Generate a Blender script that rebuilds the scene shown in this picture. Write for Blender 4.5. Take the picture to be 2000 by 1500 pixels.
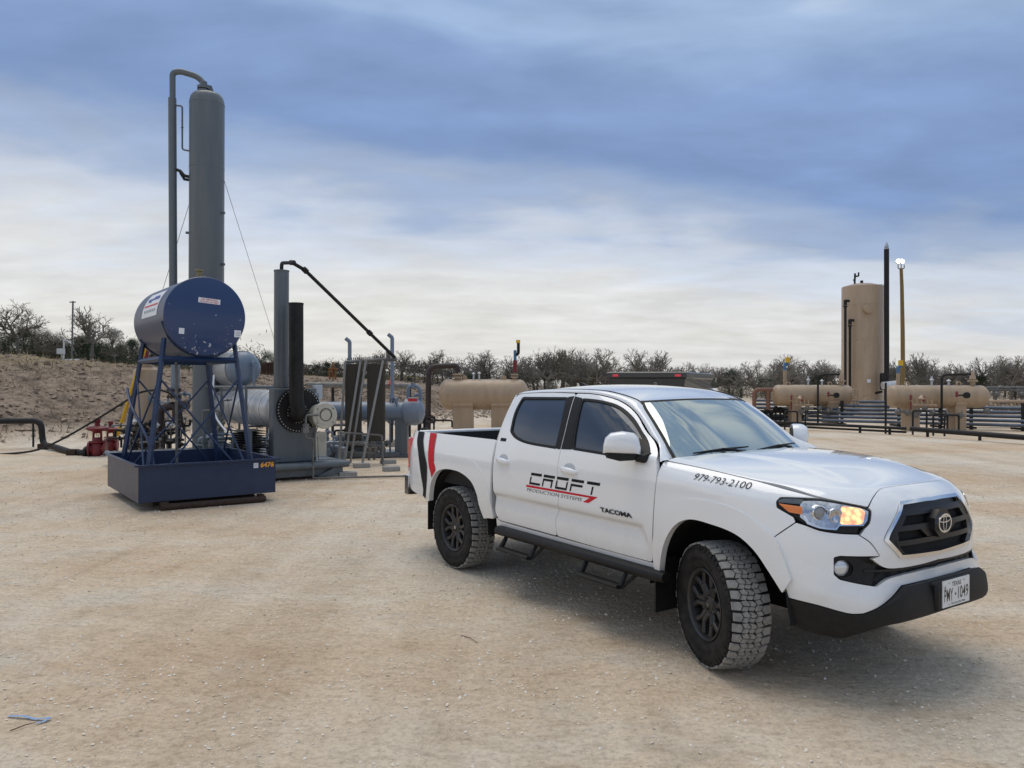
import bpy, bmesh, math, random
from mathutils import Vector, Matrix, geometry
R=math.radians; PI=math.pi
sc=bpy.context.scene
for o in list(bpy.data.objects): bpy.data.objects.remove(o)
COL=sc.collection
# ------------------------------------------------------------------ camera
CAMZ=1.7877; F=1519.19; ROLL=0.003
cam=bpy.data.cameras.new('camera'); camo=bpy.data.objects.new('camera',cam); COL.objects.link(camo)
cam.sensor_width=36; cam.lens=F/2000*36; cam.clip_start=.05; cam.clip_end=4000
camo.matrix_world=Matrix.Translation((0,0,CAMZ))@Matrix.Rotation(PI/2,4,'X')@Matrix.Rotation(ROLL,4,'Z')
sc.camera=camo
# ------------------------------------------------------------------ sky and sun
SUN_EL=R(71); SUN_AZ=R(-32)      # azimuth from +Y towards +X
w=bpy.data.worlds.new("World"); sc.world=w; w.use_nodes=True
nt=w.node_tree; N=nt.nodes; L=nt.links; N.clear()
def wn(t,**k):
    n=N.new(t)
    for a,b in k.items(): setattr(n,a,b)
    return n
def wmath(op,a,b=None,c=None):
    n=wn('ShaderNodeMath',operation=op)
    for i,v in enumerate((a,b,c)):
        if v is None: continue
        if isinstance(v,(int,float)): n.inputs[i].default_value=v
        else: L.new(v,n.inputs[i])
    return n.outputs[0]
out=wn('ShaderNodeOutputWorld'); sky=wn('ShaderNodeTexSky'); sky.sky_type='NISHITA'; sky.sun_disc=False
sky.sun_elevation=SUN_EL; sky.sun_rotation=SUN_AZ; sky.altitude=100; sky.air_density=1.2; sky.dust_density=2.0
bg1=wn('ShaderNodeBackground'); bg1.inputs[1].default_value=0.10; L.new(sky.outputs[0],bg1.inputs[0])
tc=wn('ShaderNodeTexCoord'); sep=wn('ShaderNodeSeparateXYZ'); L.new(tc.outputs['Generated'],sep.inputs[0])
dx,dy,dz=sep.outputs
zz=wmath('MAXIMUM',dz,0.0)
den=wmath('ADD',zz,0.16)
comb=wn('ShaderNodeCombineXYZ'); L.new(wmath('DIVIDE',dx,den),comb.inputs[0]); L.new(wmath('DIVIDE',dy,den),comb.inputs[1])
def wnoise(scale,detail,rough,mapscale,loc=(0,0,0),rot=0,dist=0.0):
    mp=wn('ShaderNodeMapping'); mp.inputs['Scale'].default_value=mapscale; mp.inputs['Location'].default_value=loc; mp.inputs['Rotation'].default_value=(0,0,rot)
    L.new(comb.outputs[0],mp.inputs[0])
    n=wn('ShaderNodeTexNoise'); n.inputs['Scale'].default_value=scale; n.inputs['Detail'].default_value=detail; n.inputs['Roughness'].default_value=rough; n.inputs['Distortion'].default_value=dist
    L.new(mp.outputs[0],n.inputs['Vector']); return n.outputs['Fac']
n1=wnoise(.75,3,.5,(.6,1.1,1),(2.3,.7,0),R(-14),.3)
n2=wnoise(2.3,4,.48,(.75,1.25,1),(5.1,3.2,0),R(-10),.5)
n3=wnoise(5.0,3,.5,(.8,1.2,1),(1.1,8.2,0),R(10),.4)
# elevation, bent by low noise and tilted with azimuth
el=wmath('ADD',zz,wmath('MULTIPLY',wmath('SUBTRACT',n1,.5),.22))
el=wmath('ADD',el,wmath('MULTIPLY',wmath('SUBTRACT',n2,.5),wmath('MULTIPLY_ADD',wmath('MAXIMUM',wmath('SUBTRACT',zz,.38),0.0),3.2,.085)))
el=wmath('ADD',el,wmath('MULTIPLY',wmath('SUBTRACT',n3,.5),.05))
el=wmath('ADD',el,wmath('MULTIPLY',dx,.115))
ramp=wn('ShaderNodeValToRGB'); cr=ramp.color_ramp; cr.interpolation='EASE'
def lin(c): return tuple(((v/255)/12.92 if v/255<=.04045 else ((v/255+.055)/1.055)**2.4) for v in c)
stops=[(0.0,(218,216,212)),(.10,(214,214,214)),(.17,(196,203,216)),(.225,(150,167,196)),(.28,(116,141,184)),(.37,(124,149,191)),(.47,(152,175,207)),(.56,(214,220,226)),(.66,(128,156,192)),(.76,(222,226,224)),(.88,(140,166,198)),(1.0,(205,212,222))]
while len(cr.elements)<len(stops): cr.elements.new(.5)
for e,(p,c) in zip(cr.elements,stops): e.position=p; e.color=(*lin(c),1)
L.new(el,ramp.inputs[0])
# soft bright and dull cloud streaks
st=wmath('MULTIPLY_ADD',wmath('SUBTRACT',n2,.5),.34,1.02)
st2=wmath('MULTIPLY_ADD',wmath('SUBTRACT',n3,.5),.20,st)
n4=wnoise(3.2,8,.58,(.8,1.35,1),(9.1,4.2,0),R(-16),.25)
st2=wmath('MULTIPLY_ADD',wmath('SUBTRACT',n4,.5),.42,st2)
mul=wn('ShaderNodeVectorMath',operation='SCALE'); L.new(ramp.outputs[0],mul.inputs[0]); L.new(st2,mul.inputs['Scale'])
bg2=wn('ShaderNodeBackground'); L.new(mul.outputs[0],bg2.inputs[0]); bg2.inputs[1].default_value=0.79
mx=wn('ShaderNodeMixShader'); mx.inputs[0].default_value=.90
L.new(bg1.outputs[0],mx.inputs[1]); L.new(bg2.outputs[0],mx.inputs[2]); L.new(mx.outputs[0],out.inputs[0])
sun=bpy.data.lights.new('sun','SUN'); sun.energy=0.95; sun.angle=R(48); sun.color=(1,.90,.76)
suno=bpy.data.objects.new('sun',sun); COL.objects.link(suno)
sd=Vector((math.sin(SUN_AZ)*math.cos(SUN_EL),math.cos(SUN_AZ)*math.cos(SUN_EL),math.sin(SUN_EL)))
suno.rotation_euler=sd.to_track_quat('Z','Y').to_euler(); suno.location=(20,40,40)
sc.view_settings.view_transform='Standard'; sc.view_settings.look='None'; sc.view_settings.gamma=1; sc.view_settings.exposure=0.48
sc.view_settings.use_curve_mapping=False
sc.render.engine='CYCLES'
# ------------------------------------------------------------------ helpers
def at(px,py,Y):
    c,s=math.cos(ROLL),math.sin(ROLL); a=(px-1000)/F; b=(750-py)/F
    return Vector(((a*c-b*s)*Y,Y,CAMZ+(a*s+b*c)*Y))
def tag(o,label=None,cat=None,group=None,kind=None):
    if label: o['label']=label
    if cat: o['category']=cat
    if group: o['group']=group
    if kind: o['kind']=kind
    return o
def empty(name,loc=(0,0,0),rz=0,label=None,cat=None,group=None):
    o=bpy.data.objects.new(name,None); COL.objects.link(o); o.location=loc; o.rotation_euler=(0,0,rz); o.empty_display_size=.2
    return tag(o,label,cat,group)
def copy_tree(o,parent=None):
    c=o.copy(); COL.objects.link(c)
    if parent: c.parent=parent
    for ch in list(o.children): copy_tree(ch,c)
    return c
_m={}
def mat(name,col,rough=.6,metal=0,coat=0,noise=0,nscale=8,col2=None,bump=0,bscale=30,spec=None,emit=None,estr=1,stretch=(1,1,1),thr=None,ior=None):
    if name in _m: return _m[name]
    m=bpy.data.materials.new(name); m.use_nodes=True; t=m.node_tree; b=t.nodes['Principled BSDF']
    b.inputs['Base Color'].default_value=(*col,1); b.inputs['Roughness'].default_value=rough; b.inputs['Metallic'].default_value=metal
    b.inputs['Coat Weight'].default_value=coat; b.inputs['Coat Roughness'].default_value=.04
    if ior: b.inputs['IOR'].default_value=ior
    if spec is not None: b.inputs['Specular IOR Level'].default_value=spec
    if emit: b.inputs['Emission Color'].default_value=(*emit,1); b.inputs['Emission Strength'].default_value=estr
    if noise or col2:
        tc=t.nodes.new('ShaderNodeTexCoord'); mp=t.nodes.new('ShaderNodeMapping'); mp.inputs['Scale'].default_value=stretch
        n=t.nodes.new('ShaderNodeTexNoise'); n.inputs['Scale'].default_value=nscale; n.inputs['Detail'].default_value=8; n.inputs['Roughness'].default_value=.65
        t.links.new(tc.outputs['Object'],mp.inputs[0]); t.links.new(mp.outputs[0],n.inputs['Vector'])
        r=t.nodes.new('ShaderNodeValToRGB'); c2=col2 or tuple(min(1,c*(1-noise)) for c in col)
        lo,hi=thr or (.35,.68)
        r.color_ramp.elements[0].position=lo; r.color_ramp.elements[1].position=hi
        r.color_ramp.elements[0].color=(*col,1); r.color_ramp.elements[1].color=(*c2,1)
        t.links.new(n.outputs['Fac'],r.inputs[0]); t.links.new(r.outputs[0],b.inputs['Base Color'])
        rr=t.nodes.new('ShaderNodeMapRange'); rr.inputs['To Min'].default_value=max(.02,rough-.06); rr.inputs['To Max'].default_value=min(1,rough+.12)
        t.links.new(n.outputs['Fac'],rr.inputs[0])
        if rough>.15: t.links.new(rr.outputs[0],b.inputs['Roughness'])
    if bump:
        tc=t.nodes.new('ShaderNodeTexCoord'); n=t.nodes.new('ShaderNodeTexNoise'); n.inputs['Scale'].default_value=bscale; n.inputs['Detail'].default_value=6
        t.links.new(tc.outputs['Object'],n.inputs['Vector'])
        bp=t.nodes.new('ShaderNodeBump'); bp.inputs['Strength'].default_value=bump; bp.inputs['Distance'].default_value=.02
        t.links.new(n.outputs['Fac'],bp.inputs['Height']); t.links.new(bp.outputs[0],b.inputs['Normal'])
    _m[name]=m; return m
SPLITN={'pump_pipe','skid_runner','skid_pipe','header_pipe','valve_cluster','nozzle','gauge','red_control_valve','valve_manifold','control_piping','frame_rail','housing_bolt','step_tread','crossbar','motor','fuel_gas_line','burner_casing','nozzle_pipe','stand_rail','instrument_box','lamp_bracket','roof_vent','wellhead_frame','skid_frame'}
class MB:
    def __init__(s): s.v=[]; s.f=[]
    def add(s,vs,fs):
        k=len(s.v); s.v+= [Vector(p) for p in vs]; s.f+=[tuple(i+k for i in f) for f in fs]; return s
    def box(s,c,d,rz=0,M=None,bev=0):
        x,y,z=d[0]/2,d[1]/2,d[2]/2
        if bev:
            b=min(bev,x*.9,y*.9,z*.9); vs=[];idx={}
            for sx in(-1,1):
                for sy in(-1,1):
                    for sz in(-1,1):
                        for k in range(3):
                            e=[x-b,y-b,z-b]; e[k]+=b; idx[(sx,sy,sz,k)]=len(vs); vs.append((sx*e[0],sy*e[1],sz*e[2]))
            fs=[]
            for k in range(3):
                for sg in(-1,1):
                    q=[]
                    for a,b2 in((-1,-1),(1,-1),(1,1),(-1,1)):
                        t=[0,0,0]; t[k]=sg; t[(k+1)%3]=a; t[(k+2)%3]=b2; q.append(idx[(*t,k)])
                    fs.append(q if sg>0 else q[::-1])
            for k in range(3): # edges along axis k
                i,j=(k+1)%3,(k+2)%3
                for a in(-1,1):
                    for b2 in(-1,1):
                        q=[]
                        for e,kk in((-1,i),(1,i),(1,j),(-1,j)):
                            t=[0,0,0]; t[k]=e; t[i]=a; t[j]=b2; q.append(idx[(*t,kk)])
                        fs.append(q if a*b2<0 else q[::-1])
            for sx in(-1,1):
                for sy in(-1,1):
                    for sz in(-1,1):
                        q=[idx[(sx,sy,sz,k)] for k in range(3)]; fs.append(q if sx*sy*sz>0 else q[::-1])
        else:
            vs=[(i*x,j*y,k*z) for i in(-1,1) for j in(-1,1) for k in(-1,1)]
            fs=[(0,1,3,2),(4,6,7,5),(0,4,5,1),(2,3,7,6),(0,2,6,4),(1,5,7,3)]
        T=M if M else Matrix.Translation(c)@Matrix.Rotation(rz,4,'Z')
        return s.add([T@Vector(p) for p in vs],fs)
    def tube(s,pts,r,seg=12,cap=True,closed=False):
        pts=[Vector(p) for p in pts]; n=len(pts); rs=r if isinstance(r,(list,tuple)) else [r]*n
        k0=len(s.v); up=None
        for i,p in enumerate(pts):
            if closed: d=(pts[(i+1)%n]-pts[i-1])
            else: d=(pts[min(i+1,n-1)]-pts[max(i-1,0)])
            if 0<i<n-1 or closed:
                a=(p-pts[i-1]).normalized(); b=(pts[(i+1)%n]-p).normalized(); d=a+b
                sc_=1/max(.5,math.sqrt(max(.01,(1+a.dot(b))/2)))
            else: sc_=1
            if d.length<1e-9: d=Vector((0,0,1))
            d.normalize()
            if up is None:
                up=Vector((0,0,1)) if abs(d.z)<.9 else Vector((1,0,0))
            x=up-d*up.dot(d)
            if x.length<1e-6: x=d.orthogonal()
            x.normalize(); y=d.cross(x); up=x
            if sc_>1.01 and (0<i<n-1 or closed):
                bn=a.cross(b); 
                if bn.length>1e-6:
                    bn.normalize(); m=bn.cross(d)
                else: m=None
            else: m=None
            for j in range(seg):
                t=2*PI*j/seg; q=x*math.cos(t)*rs[i]+y*math.sin(t)*rs[i]
                if m is not None: q+=m*(q.dot(m))*(sc_-1)
                s.v.append(p+q)
        for i in range(n if closed else n-1):
            a=k0+i*seg; b=k0+((i+1)%n)*seg
            for j in range(seg): s.f.append((a+j,a+(j+1)%seg,b+(j+1)%seg,b+j))
        if cap and not closed:
            s.f.append(tuple(k0+j for j in range(seg))[::-1]); s.f.append(tuple(k0+(n-1)*seg+j for j in range(seg)))
        return s
    def lathe(s,prof,M=None,seg=32,cap=True):
        # prof: (r,h) about local z
        M=M or Matrix(); k0=len(s.v)
        for r,h in prof:
            for j in range(seg):
                t=2*PI*j/seg; s.v.append(M@Vector((r*math.cos(t),r*math.sin(t),h)))
        for i in range(len(prof)-1):
            for j in range(seg):
                a=k0+i*seg; b=a+seg; s.f.append((a+j,a+(j+1)%seg,b+(j+1)%seg,b+j))
        if cap:
            if prof[0][0]>1e-5: s.f.append(tuple(k0+j for j in range(seg))[::-1])
            if prof[-1][0]>1e-5: s.f.append(tuple(k0+(len(prof)-1)*seg+j for j in range(seg)))
        return s
    def cyl(s,p,q,r,seg=20,r2=None):
        return s.tube([p,q],[r,r2 if r2 is not None else r],seg)
    def prism(s,poly,z0,z1,M=None):
        M=M or Matrix(); n=len(poly); vs=[M@Vector((x,y,z0)) for x,y in poly]+[M@Vector((x,y,z1)) for x,y in poly]
        return s.add(vs,[tuple(range(n))[::-1],tuple(range(n,2*n))]+[(i,(i+1)%n,n+(i+1)%n,n+i) for i in range(n)])
    def build(s,name,m,parent=None,smooth=True,ang=38,loc=None):
        if name in SPLITN and not loc:
            g=s.islands()
            if len(g)>1: return [k.build1(name,m,parent,smooth,ang) for k in g][0]
        return s.build1(name,m,parent,smooth,ang,loc)
    def islands(s):
        n=len(s.v); p=list(range(n))
        def fd(a):
            while p[a]!=a: p[a]=p[p[a]]; a=p[a]
            return a
        for f in s.f:
            for i in f[1:]: p[fd(i)]=fd(f[0])
        cl={}
        for i in range(n): cl.setdefault(fd(i),[]).append(i)
        B=[[idx,Vector([min(s.v[i][k] for i in idx) for k in range(3)]),Vector([max(s.v[i][k] for i in idx) for k in range(3)])] for idx in cl.values()]
        ch=True
        while ch:
            ch=False
            for i in range(len(B)):
                for j in range(i+1,len(B)):
                    if all(B[i][1][k]-.01<=B[j][2][k] and B[j][1][k]-.01<=B[i][2][k] for k in range(3)):
                        B[i][0]+=B[j][0]; B[i][1]=Vector([min(B[i][1][k],B[j][1][k]) for k in range(3)]); B[i][2]=Vector([max(B[i][2][k],B[j][2][k]) for k in range(3)]); B.pop(j); ch=True; break
                if ch: break
        o=[]
        for idx,_,_ in B:
            st=set(idx); mp={v:k for k,v in enumerate(sorted(st))}; m2=MB(); m2.v=[s.v[v] for v in sorted(st)]; m2.f=[tuple(mp[i] for i in f) for f in s.f if f[0] in st]; o.append(m2)
        return o
    def build1(s,name,m,parent=None,smooth=True,ang=38,loc=None):
        me=bpy.data.meshes.new(name); me.from_pydata([tuple(p) for p in s.v],[],s.f); 
        bm=bmesh.new(); bm.from_mesh(me)
        bmesh.ops.recalc_face_normals(bm,faces=bm.faces) if len(bm.faces)<60000 else None
        if smooth:
            for f in bm.faces: f.smooth=True
            ca=R(ang)
            for e in bm.edges:
                if len(e.link_faces)==2 and e.calc_face_angle(0)>ca: e.smooth=False
        bm.to_mesh(me); bm.free()
        if m: me.materials.append(m)
        o=bpy.data.objects.new(name,me); COL.objects.link(o)
        if parent: o.parent=parent
        if loc: o.location=loc
        return o
def AX(p,d,up=None):
    d=Vector(d).normalized(); return Matrix.Translation(Vector(p))@d.to_track_quat('Z','Y').to_matrix().to_4x4()
def arc_path(pts,r,n=6):
    # fillet a polyline
    P=[Vector(p) for p in pts]; o=[P[0]]
    for i in range(1,len(P)-1):
        a=(P[i-1]-P[i]); b=(P[i+1]-P[i]); d=min(r,a.length*.49,b.length*.49); A=P[i]+a.normalized()*d; B=P[i]+b.normalized()*d
        for k in range(n+1):
            t=k/n; o.append(A*(1-t)**2+P[i]*2*t*(1-t)+B*t*t)
    o.append(P[-1]); return o
def text2d(body,width=None,height=None,shear=0,bold=0,res=3):
    cu=bpy.data.curves.new('t','FONT'); cu.body=body; cu.size=1; cu.shear=shear; cu.offset=bold; cu.resolution_u=res; cu.fill_mode='FRONT'
    o=bpy.data.objects.new('t',cu); COL.objects.link(o); bpy.context.view_layer.update()
    me=o.evaluated_get(bpy.context.evaluated_depsgraph_get()).to_mesh()
    vs=[(v.co.x,v.co.y) for v in me.vertices]; fs=[tuple(p.vertices) for p in me.polygons]
    bpy.data.objects.remove(o); bpy.data.curves.remove(cu)
    x0=min(v[0] for v in vs); x1=max(v[0] for v in vs); y0=min(v[1] for v in vs); y1=max(v[1] for v in vs)
    sy=(height/(y1-y0)) if height else 1; sx=(width/(x1-x0)) if width else sy
    if not height: sy=sx
    return [((x-x0)*sx,(y-y0)*sy) for x,y in vs],fs
def text_on(mb,fn,body,width=None,height=None,x0=0,y0=0,**k):
    vs,fs=text2d(body,width,height,**k); mb.add([fn(x+x0,y+y0) for x,y in vs],fs); return mb
def itp(t,x):
    if x<=t[0][0]: return t[0][1]
    for (a,b),(c,d) in zip(t,t[1:]):
        if x<=c: return b+(d-b)*(x-a)/(c-a)
    return t[-1][1]
def citp(t,x):
    # smooth (Catmull) interpolation
    if x<=t[0][0]: return t[0][1]
    if x>=t[-1][0]: return t[-1][1]
    n=len(t)
    for i in range(n-1):
        if x<=t[i+1][0]: break
    x0,y0=t[i];x1,y1=t[i+1];h=x1-x0
    m0=(y1-t[i-1][1])/(x1-t[i-1][0]) if i>0 else (y1-y0)/h
    m1=(t[i+2][1]-y0)/(t[i+2][0]-x0) if i+2<n else (y1-y0)/h
    s=(x-x0)/h
    return (2*s**3-3*s*s+1)*y0+(s**3-2*s*s+s)*h*m0+(-2*s**3+3*s*s)*y1+(s**3-s*s)*h*m1
def sst(a,b,x):
    s=min(1,max(0,(x-a)/(b-a)));return s*s*(3-2*s)
WT=[(.30,.84),(.40,.875),(.50,.902),(.60,.917),(.70,.926),(.84,.930),(.95,.929),(1.10,.921),(1.22,.902),(1.30,.880),(1.45,.826),(1.60,.760),(1.70,.705),(1.76,.66)]
RT=[(.40,0),(.50,0.0),(.60,.004),(.70,.017),(.765,.030),(.795,.029),(.822,.008),(.84,0),(.9,0)]
def Xws(z): return citp([(1.20,-.27),(1.28,-.36),(1.40,-.50),(1.53,-.665),(1.66,-.86),(1.72,-.97)],z)
def ell(x,z):
    L=.9;x0=Xws(z)-L;q=(x-x0)/L
    if q<=0: return 1.0
    q=min(q,.9999);return (1-q**4)**.25
def S(x,z):
    w=citp(WT,z)
    rec=citp(RT,z)
    m=1-sst(-.64,-.56,x+(z-.82)*.55)
    if x<-2.47: m=0
    w-=rec*m
    if z>1.27 and x>-1.9:
        k=sst(1.27,1.42,z);w*=1-k*(1-ell(x,z))
    if x<-2.0: w-= .018*sst(-2.0,-2.6,x)*sst(1.0,1.3,z)
    if x<-3.4: w-=.02*sst(-3.4,-4.3,x)
    if x<-4.05: w-=.06*min(1,(-4.05-x)/.20)**2
    return (x,-w,z)
def CW(y,z):  # windshield, param (y,z)
    W=citp(WT,z);q=min(.999,abs(y)/W)
    x=Xws(z)-.9+.9*(1-q**4)**.25
    return (x,y,z)
X0=-.1;KU=.955
XF=[(.20,.80),(.30,.90),(.40,.965),(.50,.985),(.60,.975),(.68,.955),(.75,.955),(.85,.965),(.95,.962),(1.05,.945),(1.12,.925),(1.2,.91)]
NT=[(.3,4.2),(.6,4.0),(.8,3.3),(1.0,2.9),(1.2,2.7)]
ZT=[(-.6,1.305),(-.45,1.295),(-.2,1.280),(.1,1.258),(.4,1.228),(.7,1.203),(.95,1.196),(1.2,1.200),(1.4,1.203)]
HC=[(-.5,1.325),(-.2,1.322),(.1,1.318),(.35,1.300),(.55,1.272),(.70,1.240),(.80,1.212),(.86,1.19)]
def A(u,v):
    zt=citp(ZT,u);rs=.15;ins=0;s=1
    zv=v
    if v>zt-rs:
        ph=(v-(zt-rs))/rs
        if ph>1.25:
            s=1-(ph-1.25)*rs/.75; s=max(s,0.0)
            ph=1.25
        z=zt-rs+rs*math.sin(ph); ins=.13*(1-math.cos(ph))/.685
        if s<1: ins=.13
    else: z=v
    W=citp(WT,min(z,zt-.10))
    L=citp(XF,min(z,zt-.05))-X0
    W-=ins; L-=ins*.78
    n=citp(NT,z)
    if u<=X0: x,y=u,-W; sp=x
    else:
        th=(u-X0)/KU;a=math.sin(th)/L;b=math.cos(th)/W
        r=(abs(a)**n+abs(b)**n)**(-1/n);x=X0+r*math.sin(th);y=-r*math.cos(th);sp=min(x,.40+ (x-.40)*.15) if x>.40 else x
    if s<1:
        ex,ey,ez=x,y,z
        x=sp+(ex-sp)*s;y=ey*s
        zc=citp(HC,x)
        z=ez+(max(zc,ez)-ez)*(1-s**2.4)
        yy=abs(y);g=1-sst(.40,.50,yy)*1.0
        z+=.012*g*sst(1,.9,s)*(1-sst(.45,.75,x))*sst(-.2,-.05,x+.1)
    return (x,y,z)
def nrm(f,u,v,e=1e-3):
    p=f(u,v);a=f(u+e,v);b=f(u,v+e)
    a=[i-j for i,j in zip(a,p)];b=[i-j for i,j in zip(b,p)]
    n=(a[1]*b[2]-a[2]*b[1],a[2]*b[0]-a[0]*b[2],a[0]*b[1]-a[1]*b[0])
    l=math.sqrt(sum(i*i for i in n)) or 1
    return tuple(i/l for i in n)
# ------------------------------------------------------------------ panels on curved surfaces
def smooth_poly(P,r=.012,step=.03,sharp=32):
    n=len(P); V=[Vector(p) for p in P]
    def ang(i):
        a=V[i]-V[i-1]; b=V[(i+1)%n]-V[i]
        return abs(math.degrees(a.angle_signed(b,0))) if a.length>1e-9 and b.length>1e-9 else 0
    sh=[ang(i)>sharp for i in range(n)]
    if not any(sh): sh[0]=True
    o=[]
    for i in range(n):
        j=(i+1)%n; p0,p1=V[i],V[j]
        m0=(p1-V[i-1])/2 if not sh[i] else (p1-p0); m1=(V[(j+1)%n]-p0)/2 if not sh[j] else (p1-p0)
        L_=(p1-p0).length
        if not sh[i]: m0=m0.normalized()*L_
        if not sh[j]: m1=m1.normalized()*L_
        k=max(1,int(L_/step+.5)); a0=0; b0=1
        if sh[i] and r: a0=min(.45,r/L_)
        if sh[j] and r: b0=1-min(.45,r/L_)
        k=max(k,2 if (sh[i] and sh[j]) else k)
        if sh[i] and r:
            # rounded corner between the end of the previous edge and the start of this one
            h=V[i-1]; Lp=(V[i]-h).length; c=min(.45*Lp,min(r,.45*L_)*1.0); A_=V[i]+(h-V[i]).normalized()*c; B_=V[i]+(p1-V[i]).normalized()*min(.45*L_,r)
            for t in (.25,.5,.75): o.append(A_*(1-t)**2+V[i]*2*t*(1-t)+B_*t*t)
        for q in range(k+ (1 if (sh[j] and r) else 0)):
            s_=a0+(b0-a0)*q/k
            H=(2*s_**3-3*s_*s_+1)*p0+(s_**3-2*s_*s_+s_)*m0+(-2*s_**3+3*s_*s_)*p1+(s_**3-s_*s_)*m1
            o.append(H)
    q=[o[0]]
    for p in o[1:]:
        if (p-q[-1]).length>1e-4: q.append(p)
    if (q[0]-q[-1]).length<1e-4: q.pop()
    return q
def inside(P,x,y):
    c=False; n=len(P); j=n-1
    for i in range(n):
        a=P[i];b=P[j]
        if (a[1]>y)!=(b[1]>y) and x<(b[0]-a[0])*(y-a[1])/(b[1]-a[1])+a[0]: c=not c
        j=i
    return c
def inset(P,d):
    n=len(P); A_=sum(P[i][0]*P[(i+1)%n][1]-P[(i+1)%n][0]*P[i][1] for i in range(n)); sg=1 if A_>0 else -1; o=[]
    for i in range(n):
        a=(P[i]-P[i-1]).normalized(); b=(P[(i+1)%n]-P[i]).normalized(); t=(a+b)
        if t.length<1e-6: t=a
        t.normalize(); nn=Vector((-t.y,t.x))*sg; k=1/max(.5,nn.dot(Vector((-a.y,a.x))*sg))
        o.append(P[i]+nn*d*k)
    return o
def normal(f,u,v,e=2e-4):
    a=Vector(f(u+e,v))-Vector(f(u-e,v)); b=Vector(f(u,v+e))-Vector(f(u,v-e)); n=a.cross(b)
    return n.normalized() if n.length>1e-12 else Vector((0,0,1))
def panel(name,m,parent,f,outer,holes=(),off=0,th=.012,step=.04,gap=.002,r=.012,both=False,sym=False,sharp=32,raw=False,hr=None):
    """sheet cut to shape on surface f(u,v); sym joins its mirror image; both adds a mirrored twin as a second object"""
    O=[Vector(p) for p in outer] if raw else smooth_poly(outer,r,step*.7,sharp)
    if gap: O=inset(O,gap)
    Hs=[inset(smooth_poly(h,hr if hr is not None else r,step*.7,sharp),-gap) for h in holes]
    pts=[];edges=[]
    for P in [O]+Hs:
        k=len(pts); n=len(P); pts+= [Vector((p[0],p[1])) for p in P]; edges+=[(k+i,k+(i+1)%n) for i in range(n)]
    nb=len(pts)
    x0=min(p.x for p in O);x1=max(p.x for p in O);y0=min(p.y for p in O);y1=max(p.y for p in O)
    cells={}
    for p in pts: cells.setdefault((int(p.x//step),int(p.y//step)),[]).append(p)
    nx=int((x1-x0)/step)+1; ny=int((y1-y0)/step)+1
    for i in range(nx+1):
        for j in range(ny+1):
            q=Vector((x0+(i+.5)*step+ (step*.5 if j%2 else 0),y0+(j+.5)*step))
            if not inside(O,q.x,q.y) or any(inside(h,q.x,q.y) for h in Hs): continue
            cx,cy=int(q.x//step),int(q.y//step); ok=True
            for a in(-1,0,1):
                for b in(-1,0,1):
                    for p in cells.get((cx+a,cy+b),()):
                        if (p-q).length<step*.45: ok=False
            if ok: pts.append(q)
    V2,E2,F2,_,_,_=geometry.delaunay_2d_cdt(pts,edges,[],0,1e-6)
    fs=[]
    for t in F2:
        cx=sum(V2[i].x for i in t)/len(t); cy=sum(V2[i].y for i in t)/len(t)
        if inside(O,cx,cy) and not any(inside(h,cx,cy) for h in Hs): fs.append(tuple(t))
    of=off if callable(off) else (lambda u,v:off)
    vs=[];ns=[]
    for p in V2:
        P=Vector(f(p.x,p.y)); n=normal(f,p.x,p.y); vs.append(P+n*of(p.x,p.y)); ns.append(n)
    # skirts
    if th:
        cnt={}
        for t in fs:
            for i in range(len(t)):
                e=(t[i],t[(i+1)%len(t)]); cnt[e]=1
        for (a,b) in [e for e in cnt if (e[1],e[0]) not in cnt]:
            if sym and abs(vs[a].y)<2e-3 and abs(vs[b].y)<2e-3: continue
            d=(vs[b]-vs[a]).normalized(); sn=d.cross((ns[a]+ns[b]).normalized())
            k=len(vs); vs+=[vs[a],vs[b],vs[b]-ns[b]*th,vs[a]-ns[a]*th]; ns+=[sn]*4; fs.append((k+1,k,k+3,k+2))
    def mk(vs,ns,fs,nm,weld=False):
        me=bpy.data.meshes.new(nm); me.from_pydata(vs,[],fs)
        me.polygons.foreach_set('use_smooth',[True]*len(me.polygons))
        me.normals_split_custom_set_from_vertices(ns)
        me.materials.append(m); o=bpy.data.objects.new(nm,me); COL.objects.link(o)
        if parent: o.parent=parent
        return o
    mv=[Vector((p.x,-p.y,p.z)) for p in vs]; mn=[Vector((p.x,-p.y,p.z)) for p in ns]; mf=[t[::-1] for t in fs]
    if sym:
        for p,n in zip(vs,ns):
            if abs(p.y)<3e-3: p.y=0;n.y=0;n.normalize()
        for p,n in zip(mv,mn):
            if abs(p.y)<3e-3: p.y=0;n.y=0;n.normalize()
        k=len(vs); return mk(vs+mv,ns+mn,fs+[tuple(i+k for i in t) for t in mf],name)
    o=mk(vs,ns,fs,name)
    if both: return o,mk(mv,mn,mf,name)
    return o
def loft(rows,name,m,parent,mirror=False,sym=False):
    mb=MB(); n=len(rows[0]); vs=[p for r_ in rows for p in r_]
    fs=[(i*n+j,i*n+j+1,(i+1)*n+j+1,(i+1)*n+j) for i in range(len(rows)-1) for j in range(n-1)]
    mb.add(vs,fs)
    if sym: mb.add([(p[0],-p[1],p[2]) for p in vs],[f_[::-1] for f_ in fs])
    o=mb.build(name,m,parent,ang=60)
    if mirror:
        mb=MB(); mb.add([(p[0],-p[1],p[2]) for p in vs],[f_[::-1] for f_ in fs]); return o,mb.build(name,m,parent,ang=60)
    return o
def mirrored(mb):
    k=MB(); k.v=[Vector((p.x,-p.y,p.z)) for p in mb.v]; k.f=[f_[::-1] for f_ in mb.f]; return k
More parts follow.
